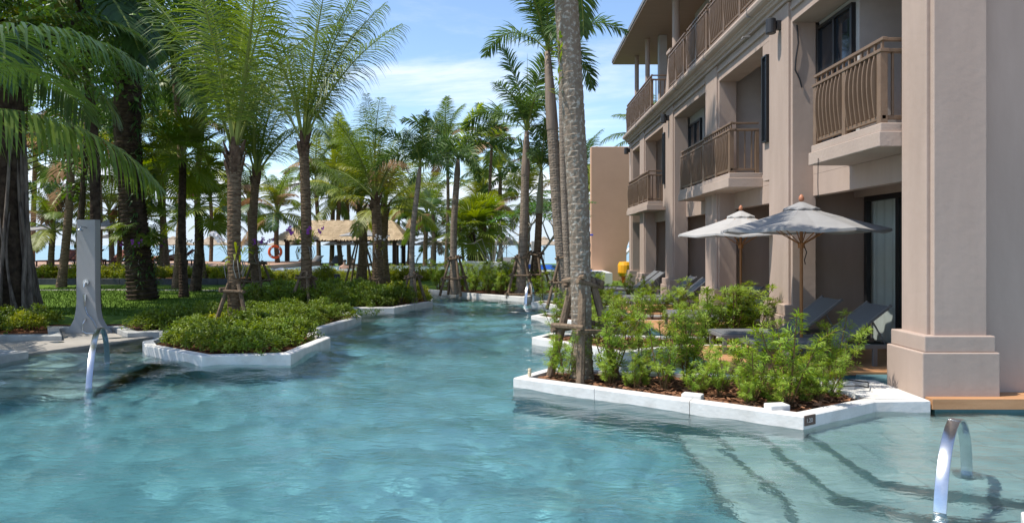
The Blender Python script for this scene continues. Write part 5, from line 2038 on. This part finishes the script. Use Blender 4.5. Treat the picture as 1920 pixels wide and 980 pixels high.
# depth marker plate on the kerb corner
F0o = off_out(F0, 0.012)
a, b = Vector(F0o[1]), Vector(F0o[2])
d = (b - a).normalized()
nrm = Vector((d.y, -d.x))
c = a + d * 0.1
t = thing('depth_marker', 'dark depth marker tile reading 1.20 on the white kerb corner', 'sign', (c.x, c.y, 0.02), rz=atan2(d.y, d.x))
MB().box(-0.085, 0.085, -0.008, 0.004, 0.005, 0.105).build('plate', M['sign'], t, bevel=0.002)
fc = bpy.data.curves.new('lettering', 'FONT')
fc.body = '1.20'
fc.size = 0.06
fc.align_x = 'CENTER'
fc.extrude = 0.0006
fc.materials.append(M['signtext'])
fo_c = bpy.data.objects.new('lettering_curve', fc)
COL.objects.link(fo_c)
fo_me = bpy.data.meshes.new_from_object(fo_c.evaluated_get(bpy.context.evaluated_depsgraph_get()))
bpy.data.objects.remove(fo_c)
fo = link('lettering', fo_me, t)
fo.location = (-0.015, -0.0095, 0.035)
fo.rotation_euler = (R(90), 0, 0)

# ------------------------------------------------------------------ middle distance
# terracotta terrace behind a low dark wall, with a planter in front
struct(MB().box(-40, -13.5, 33.2, 47, 0.0, 0.72).build('terrace', M['pave']))
lw_ = thing('low_wall', 'low dark stone wall holding up the terracotta terrace', 'wall', (-20, 33.0, 0.09), worldmesh=True)
for k in range(16):
    MB().box(-27.0 + k * 0.85, -26.16 + k * 0.85, 33.0, 33.19, 0.05, 0.74 + 0.004 * (k % 3)).build('stone', M['darkstone'], lw_, bevel=0.01)
lw2 = thing('planter_wall', 'dark stone planter edge with golden shrubs behind the lawn', 'wall', (-17, 29.6, 0.09), worldmesh=True)
for k in range(14):
    MB().box(-24.0 + k * 0.85, -23.16 + k * 0.85, 29.6, 29.8, 0.05, 0.36 + 0.004 * (k % 2)).build('stone', M['darkstone'], lw2, bevel=0.01)
struct(MB().box(-24, -12.2, 29.8, 32.9, 0.05, 0.3).build('planting_bed', M['soil']))
rg = random.Random(19)
for k in range(22):
    x = -23.6 + k * 0.53 + rg.uniform(-.15, .15)
    pr = rg.choice(protos_y)
    place(pr[0], pr[1], (x, 30.3 + rg.uniform(-.1, .3), 0.3), rg.uniform(0, 6), rg.uniform(1.2, 1.6), 'golden green shrub in the dark stone planter behind the lawn', 'golden shrubs in the dark planter')
pathm = MB()
pp_ = [(-24, 25.6), (-16, 26.4), (-12, 26.0), (-7, 25.7), (-3.9, 25.6)]
for a, b in zip(pp_[:-1], pp_[1:]):
    pathm.add([(a[0], a[1] - .35, 0.096), (b[0], b[1] - .35, 0.096), (b[0], b[1] + .35, 0.096), (a[0], a[1] + .35, 0.096)], [(0, 1, 2, 3)])
struct(pathm.build('path', M['stone']))

# raised whirlpool basin in front of the pavilion
bas = thing('whirlpool', 'raised dark-edged whirlpool basin with foaming water in front of the pavilion', 'pool', (-9, 38, 0.09), worldmesh=True)
MB().prism([(-16.2, 36.0), (-11.5, 34.6), (-4.5, 34.6), (-0.6, 36.0), (-0.6, 43), (-16.2, 43)], 0.05, 0.44).build('basin', M['darkstone'], bas)
mbk = MB()
oc = [(-16.2, 36.0), (-11.5, 34.6), (-4.5, 34.6), (-0.6, 36.0), (-0.6, 43), (-16.2, 43)]
oi_ = inset(oc, 0.35)
for k in range(6):
    j = (k + 1) % 6
    mbk.add([(*oc[k], .44), (*oc[j], .44), (*oc[j], .52), (*oc[k], .52), (*oi_[k], .52), (*oi_[j], .52), (*oi_[k], .44), (*oi_[j], .44)],
            [(0, 1, 2, 3), (3, 2, 5, 4), (4, 5, 7, 6)])
mbk.build('rim', M['greykerb'], bas)
MB().prism(inset(oc, 0.34), 0.44, 0.485).build('basin_water', mat('basin water', (0.25, 0.42, 0.46), 0.12, 0.5, bump=0.5, bscale=3, var=0.2), bas)
V, F = [], []
foam = MB()
for k in range(60):
    x, y = rg.gauss(-12.2, 1.0), rg.gauss(36.3, 0.35)
    s = rg.uniform(0.06, 0.2)
    foam.lathe([(0.0, 0.0), (s, 0.0), (s * .8, s * .5), (0.0, s * .8)], 7, (x, y, 0.485))
fo_ = foam.build('foam', M['white'], bas, smooth=True)
fo_['kind'] = 'stuff'

# thatched pavilion
PY0, PY1, PX0, PX1, RX0, RX1, EZ, RZ = 46.5, 51.5, -16.7, -7.5, -15.1, -8.9, 2.2, 3.55
pav = thing('thatched_pavilion', 'open pavilion with a hipped straw thatch roof and dark posts', 'pavilion', (-12, 49, 0.09), worldmesh=True)
ry = (PY0 + PY1) / 2
slopes = [((PX0, PY0), (PX1, PY0), (RX1, ry), (RX0, ry)), ((PX1, PY0), (PX1, PY1), (RX1, ry), (RX1, ry)),
          ((PX1, PY1), (PX0, PY1), (RX0, ry), (RX1, ry)), ((PX0, PY1), (PX0, PY0), (RX0, ry), (RX0, ry))]
cb_ = MB()
for (a, b, c, d) in slopes:
    cb_.add([(a[0], a[1], EZ), (b[0], b[1], EZ), (c[0], c[1], RZ), (d[0], d[1], RZ)], [(0, 1, 2, 3)])
roof = cb_.build('roof', M['thatch'], pav)
rg = random.Random(4)
V, F = [], []
for (a, b, c, d) in slopes:
    a, b, c, d = (Vector((*q_, z)) for q_, z in ((a, EZ), (b, EZ), (c, RZ), (d, RZ)))
    nrm_ = (b - a).cross(d - a).normalized()
    if nrm_.z < 0:
        nrm_ = -nrm_
    courses = 11
    for k in range(courses + 1):
        s = k / courses
        l_, r_ = a.lerp(d, s), b.lerp(c, s)
        w = (r_ - l_).length
        m_ = max(2, int(w / 0.04))
        dn = ((a + b) / 2 - (c + d) / 2).normalized()
        e_ = (b - a).normalized()
        for j in range(m_):
            q0 = l_.lerp(r_, (j + rg.random()) / m_) + nrm_ * 0.05 - dn * 0.05
            ln = rg.uniform(0.18, 0.4)
            q1 = q0 + dn * ln + nrm_ * rg.uniform(0.0, 0.06) + e_ * rg.uniform(-.05, .05)
            b_ = len(V)
            V += [tuple(q0 - e_ * .03), tuple(q0 + e_ * .03), tuple(q1 + e_ * .012), tuple(q1 - e_ * .012)]
            F += [(b_, b_ + 1, b_ + 2, b_ + 3)]
th = link('thatch_courses', npmesh('thatch_courses', V, F, M['thatch']), roof)
th['kind'] = 'stuff'
for x in (PX0 + 0.9, PX1 - 0.9):
    for y in (PY0 + 0.6, PY1 - 0.6):
        MB().box(x - 0.13, x + 0.13, y - 0.13, y + 0.13, 0.05, EZ + 0.1).build('post', M['darkwood'], pav)
MB().box(PX0 + 0.7, PX1 - 0.7, PY0 + 0.5, PY0 + 0.7, EZ - 0.16, EZ + 0.02).build('beam', M['darkwood'], pav)

# beach parasols and brown loungers, each where the gap between trunks shows one
pb = parasol('beige', 1.5, 2.35, 1.78, 'beige beach parasol beyond the garden palms', 'darkwood', finial=False, base=False)
pbf = []
for (px, Y, ez) in ((395, 50, 0), (540, 52, 0), (640, 55, 0), (715, 56, 0), (752, 54, 0), (808, 55, 0), (842, 57, 0), (905, 55, 0), (950, 52, 0), (1020, 52, 0), (470, 54, 0), (250, 46, 0.5), (225, 49, 0.5), (325, 50, 0)):
    p = D(px, 460, Y)
    place(pb, pbf, (p.x, Y, 0.09 + ez), rg.uniform(0, 1), 1.0)
for o in [o for o in SC.objects if o.name.startswith('parasol') and o.parent is None and o.get('label') == 'beige beach parasol beyond the garden palms']:
    o['group'] = 'beige beach parasols'
pg_ = parasol('canvas', 1.5, 2.45, 1.95, 'grey beach parasol behind the shower column', 'darkwood', finial=False, base=False)
p = D(205, 460, 37)
pg_.location = (p.x, 37, 0.72)
p = D(100, 460, 38)
g2 = copy_tree(pg_)
g2.location = (p.x, 38, 0.72)
g2['label'] = 'grey beach parasol left of the shower column, behind the short palm'
g3 = copy_tree(pg_)
p = D(690, 460, 46)
g3.location = (p.x, 44.5, 0.5)
g3['label'] = 'grey beach parasol under the right end of the thatched pavilion'

bl, blf = lounger('darkwood', 'redbrown'), []
for (px, Y, z, rz) in ((112, 35.5, .72, 1.3), (135, 36.5, .72, 1.4), (212, 35, .72, 1.35), (240, 35.2, .72, 1.2), (285, 36, .72, 0.1), (330, 36.5, .72, 0.15), (160, 37.5, .72, 1.3)):
    p = D(px, 460, Y)
    place(bl, blf, (p.x, Y, z), rz, 1.05, 'red brown lounger on the terracotta terrace by the sea', 'red brown loungers on the terrace')
dl, dlf = lounger('alu', 'sling', 'beach_lounger'), []
for (px, Y, rz) in ((398, 45, 0.2), (418, 46, 0.2), (560, 53, 1.2), (585, 53, 1.2), (625, 54, 1.3), (755, 54, 0.3), (790, 53, .2), (830, 52, .1), (945, 46, 1.4), (965, 46, 1.4), (995, 47, 1.4), (900, 48, 1.4)):
    p = D(px, 460, Y)
    place(dl, dlf, (p.x, Y, 0.09), rz, 1.1, 'dark lounger on the beach side of the garden', 'dark loungers by the beach')

# lifebuoy on its palm
p = D(516, 472, 43)
lb = thing('lifebuoy', 'orange lifebuoy hanging on a palm trunk left of the pavilion', 'lifebuoy', (p.x, 43, p.z), rz=0.5)
mb = MB()
K, J = 28, 10
vs = [((0.36 + 0.085 * cos(2 * pi * j / J)) * cos(2 * pi * k / K), 0.085 * sin(2 * pi * j / J), (0.36 + 0.085 * cos(2 * pi * j / J)) * sin(2 * pi * k / K)) for k in range(K) for j in range(J)]
mb.add(vs, [(k * J + j, k * J + (j + 1) % J, ((k + 1) % K) * J + (j + 1) % J, ((k + 1) % K) * J + j) for k in range(K) for j in range(J)])
mb.build('ring', M['orange'], lb, smooth=True)
for k in range(4):
    a = pi / 4 + k * pi / 2
    MB().obox((0.36 * cos(a), 0, 0.36 * sin(a)), (0.095 * cos(a), 0, 0.095 * sin(a)), (0, 0.092, 0), (-0.035 * sin(a), 0, 0.035 * cos(a))).build('band', M['white'], lb, bevel=0.02)

# little bollards at the shrub bed
bo_ = MB().box(-0.09, 0.09, -0.09, 0.09, 0.0, 0.62).mesh('bollard', M['lampm'])
for (px, Y, lab) in ((632, 25.0, 'dark bollard light in the shrubs before the whirlpool'), (768, 23.5, 'dark bollard light beside the slim foxtail palm')):
    p = D(px, 460, Y)
    t = thing('bollard_light', lab, 'bollard', (p.x, Y, 0.09), 'bollard lights')
    link('body', bo_, t)
    MB().box(-0.1, 0.1, -0.1, 0.1, 0.62, 0.66).build('cap', M['lampm'], t)

# golden shrubs along the whirlpool
for k in range(20):
    pr = rg.choice(protos_y)
    x = -13.5 + k * 0.56 + rg.uniform(-.3, .3)
    place(pr[0], pr[1], (x, 33.4 + rg.uniform(-.6, .6), 0.09), rg.uniform(0, 6), rg.uniform(1.0, 1.7), 'yellowish shrub along the front of the whirlpool', 'yellowish shrubs along the whirlpool')

# white ramped wall, blue cover, panel, playground things near the tan wall
rw_ = thing('white_ramp_wall', 'low white wall with a sloping end behind the far planter', 'wall', (-1.0, 28.6, 0.09), worldmesh=True)
mb = MB()
prof = [(-3.4, 0.03), (-3.3, 0.12), (-2.85, 0.75), (-2.55, 1.05), (-2.2, 1.15), (-0.6, 1.1), (-0.5, 0.75), (3.6, 0.72), (3.6, 0.03)]
n = len(prof)
mb.add([(x, 28.4, z) for x, z in prof] + [(x, 28.9, z) for x, z in prof],
       [list(range(n)), list(range(n, 2 * n))[::-1]] + [(i, n + i, n + (i + 1) % n, (i + 1) % n) for i in range(n)])
mb.build('wall_body', M['white'], rw_, bevel=0.02)
bcov = thing('pool_cover', 'crumpled blue cover on the children pool behind the tall palms', 'cover', (1.0, 31, 0.6))
rg = random.Random(9)
mb = MB()
vs, fs = [], []
for i in range(9):
    for j in range(16):
        x = -2.2 + 4.6 * j / 15
        y = -0.8 + 1.6 * i / 8
        z = 0.28 * (1 - (x / 2.6) ** 2) * (1 - (y / 1.0) ** 2) + rg.uniform(0, .07)
        vs.append((x, y, max(0, z)))
for i in range(8):
    for j in range(15):
        fs.append((i * 16 + j, i * 16 + j + 1, i * 16 + 17 + j, i * 16 + 16 + j))
mb.add(vs, fs)
mb.build('sheet', M['bluecover'], bcov, smooth=True)
struct(MB().box(-1.6, 4.2, 29.8, 33, 0.0, 0.6).build('childrens_pool', M['white']))
p = D(1003, 520, 26)
t = thing('white_panel', 'tall pale panel standing between the foxtail palms', 'panel', (p.x, 26, 0.09))
MB().box(-0.14, 0.14, -0.06, 0.06, 0, 1.88).build('board', M['white'], t, bevel=0.01)
MB().box(-0.2, 0.2, -0.12, 0.12, 0, 0.06).build('foot', M['greykerb'], t)
t = thing('climbing_frame', 'blue metal play frame beside the tan wall', 'play frame', D(1102, 460, 32) - Vector((0, 0, 1.71)))
for x in (0.0, -0.75):
    MB().tube([(x, 0, 0), (x, 0, 2.3)], 0.06, 10).build('post', M['bluepole'], t)
MB().tube([(-0.8, 0, 2.2), (0.25, 0, 2.2)], 0.04, 8).build('bar', M['bluepole'], t)
MB().lathe([(0, -0.2), (0.18, -0.2), (0.24, 0.16), (0.2, 0.18), (0, 0.18)], 14, (-0.37, 0, 1.55)).build('bucket', M['yellow'], t)
t = thing('play_bucket', 'yellow play bucket with orange foot beside the tan wall notch', 'play equipment', D(1173, 460, 31.5) - Vector((0, 0, 1.71)))
MB().lathe([(0, 0), (0.16, 0), (0.2, 0.3), (0, 0.3)], 14).build('foot', M['orange'], t)
MB().lathe([(0, 0.3), (0.25, 0.3), (0.36, 0.45), (0.36, 0.8), (0.3, 0.95), (0, 0.97)], 16).build('tub', M['yellow'], t, smooth=False)
t = thing('water_slide', 'white water slide seen through the notch of the tan wall', 'slide', (6.0, 36.5, 0.09), worldmesh=True)
mb = MB()
pts = [(5.4, 36.0, 1.0), (6.0, 36.2, 1.6), (6.8, 36.5, 2.3), (7.6, 36.9, 3.0)]
mb.strip(pts, (0, 0.4, 0), 0.05, [(0.5, 0, -1)] * 4)
mb.build('chute', M['white'], t)
MB().tube([(7.4, 36.9, 0.05), (7.4, 36.9, 2.85)], 0.07, 10).build('support', M['white'], t)
MB().tube([(5.6, 36.1, 0.05), (5.6, 36.1, 1.1)], 0.07, 10).build('support', M['white'], t)

# ------------------------------------------------------------------ people far back
def person(joints, edges, radii, label, loc, cloth=None, rz=0.0, hair_c=None, hair_r=0.11):
    t = thing('person', label, 'person', loc, rz=rz)
    me = bpy.data.meshes.new('body')
    me.from_pydata(joints, edges, [])
    o = link('body', me, t)
    sk = o.modifiers.new('skin', 'SKIN')
    for i, r_ in enumerate(radii):
        me.skin_vertices[0].data[i].radius = (r_, r_)
    me.skin_vertices[0].data[0].use_root = True
    sb = o.modifiers.new('sub', 'SUBSURF')
    sb.levels = sb.render_levels = 2
    me.materials.append(M['skin'])
    if hair_c is not None:
        h = MB()
        h.lathe([(0.0, -0.02), (hair_r * .9, -0.02), (hair_r, 0.04), (hair_r * .75, 0.1), (0.0, 0.13)], 12, hair_c)
        h.build('hair', M['hair'], t, smooth=True)
    return t


UPB_J = [(0, 0, -0.35), (0, 0, -0.1), (0, 0, 0.15), (0, 0, 0.27), (0, -0.01, 0.37), (0, 0, 0.47), (-0.2, 0, 0.14), (-0.3, -0.1, -0.1), (-0.2, -0.28, -0.2), (0.2, 0, 0.14), (0.3, -0.1, -0.1), (0.2, -0.28, -0.2)]
UPB_E = [(0, 1), (1, 2), (2, 3), (3, 4), (4, 5), (2, 6), (6, 7), (7, 8), (2, 9), (9, 10), (10, 11)]
UPB_R = [0.15, 0.15, 0.14, 0.055, 0.09, 0.08, 0.065, 0.048, 0.035, 0.065, 0.048, 0.035]
p = D(646, 460, 38.5)
person(UPB_J, UPB_E, UPB_R, 'dark haired bather in the whirlpool seen from behind', (p.x, 38.5, 0.47), hair_c=(0, 0.02, 0.42), hair_r=0.115)
p = D(661, 460, 38.8)
person(UPB_J, UPB_E, UPB_R, 'bather with lighter hair sitting in the whirlpool beside the dark haired one', (p.x, 38.8, 0.55), rz=0.7, hair_c=(0, 0.02, 0.42), hair_r=0.1)
LJ = [(0, 0, 0.12), (0.3, 0, 0.13), (0.52, 0, 0.2), (0.66, 0, 0.3), (0.75, 0, 0.36), (-0.42, -0.1, 0.14), (-0.82, -0.12, 0.1), (-0.95, -0.12, 0.16), (-0.42, 0.1, 0.14), (-0.82, 0.12, 0.1), (-0.95, 0.12, 0.16),
      (0.5, -0.2, 0.17), (0.25, -0.3, 0.1), (0.05, -0.3, 0.1), (0.5, 0.2, 0.17), (0.25, 0.3, 0.1), (0.05, 0.3, 0.1)]
LE = [(0, 1), (1, 2), (2, 3), (3, 4), (0, 5), (5, 6), (6, 7), (0, 8), (8, 9), (9, 10), (2, 11), (11, 12), (12, 13), (2, 14), (14, 15), (15, 16)]
LR = [0.15, 0.14, 0.14, 0.06, 0.1, 0.09, 0.055, 0.04, 0.09, 0.055, 0.04, 0.06, 0.045, 0.035, 0.06, 0.045, 0.035]
p = D(306, 460, 36.2)
person(LJ, LE, LR, 'sunbather lying on a lounger with orange towel on the terrace', (p.x, 36.25, 1.02), rz=0.1, hair_c=(0.8, 0, 0.38), hair_r=0.1)
o = MB().box(-1.0, 0.6, -0.32, 0.32, 0, 0.03).build('towel', M['towel'], None, bevel=0.01)
o.location = (p.x, 36.25, 1.045)
o.rotation_euler = (0, 0, 0.1)
tag(o, 'orange towel spread under the sunbather', 'towel')
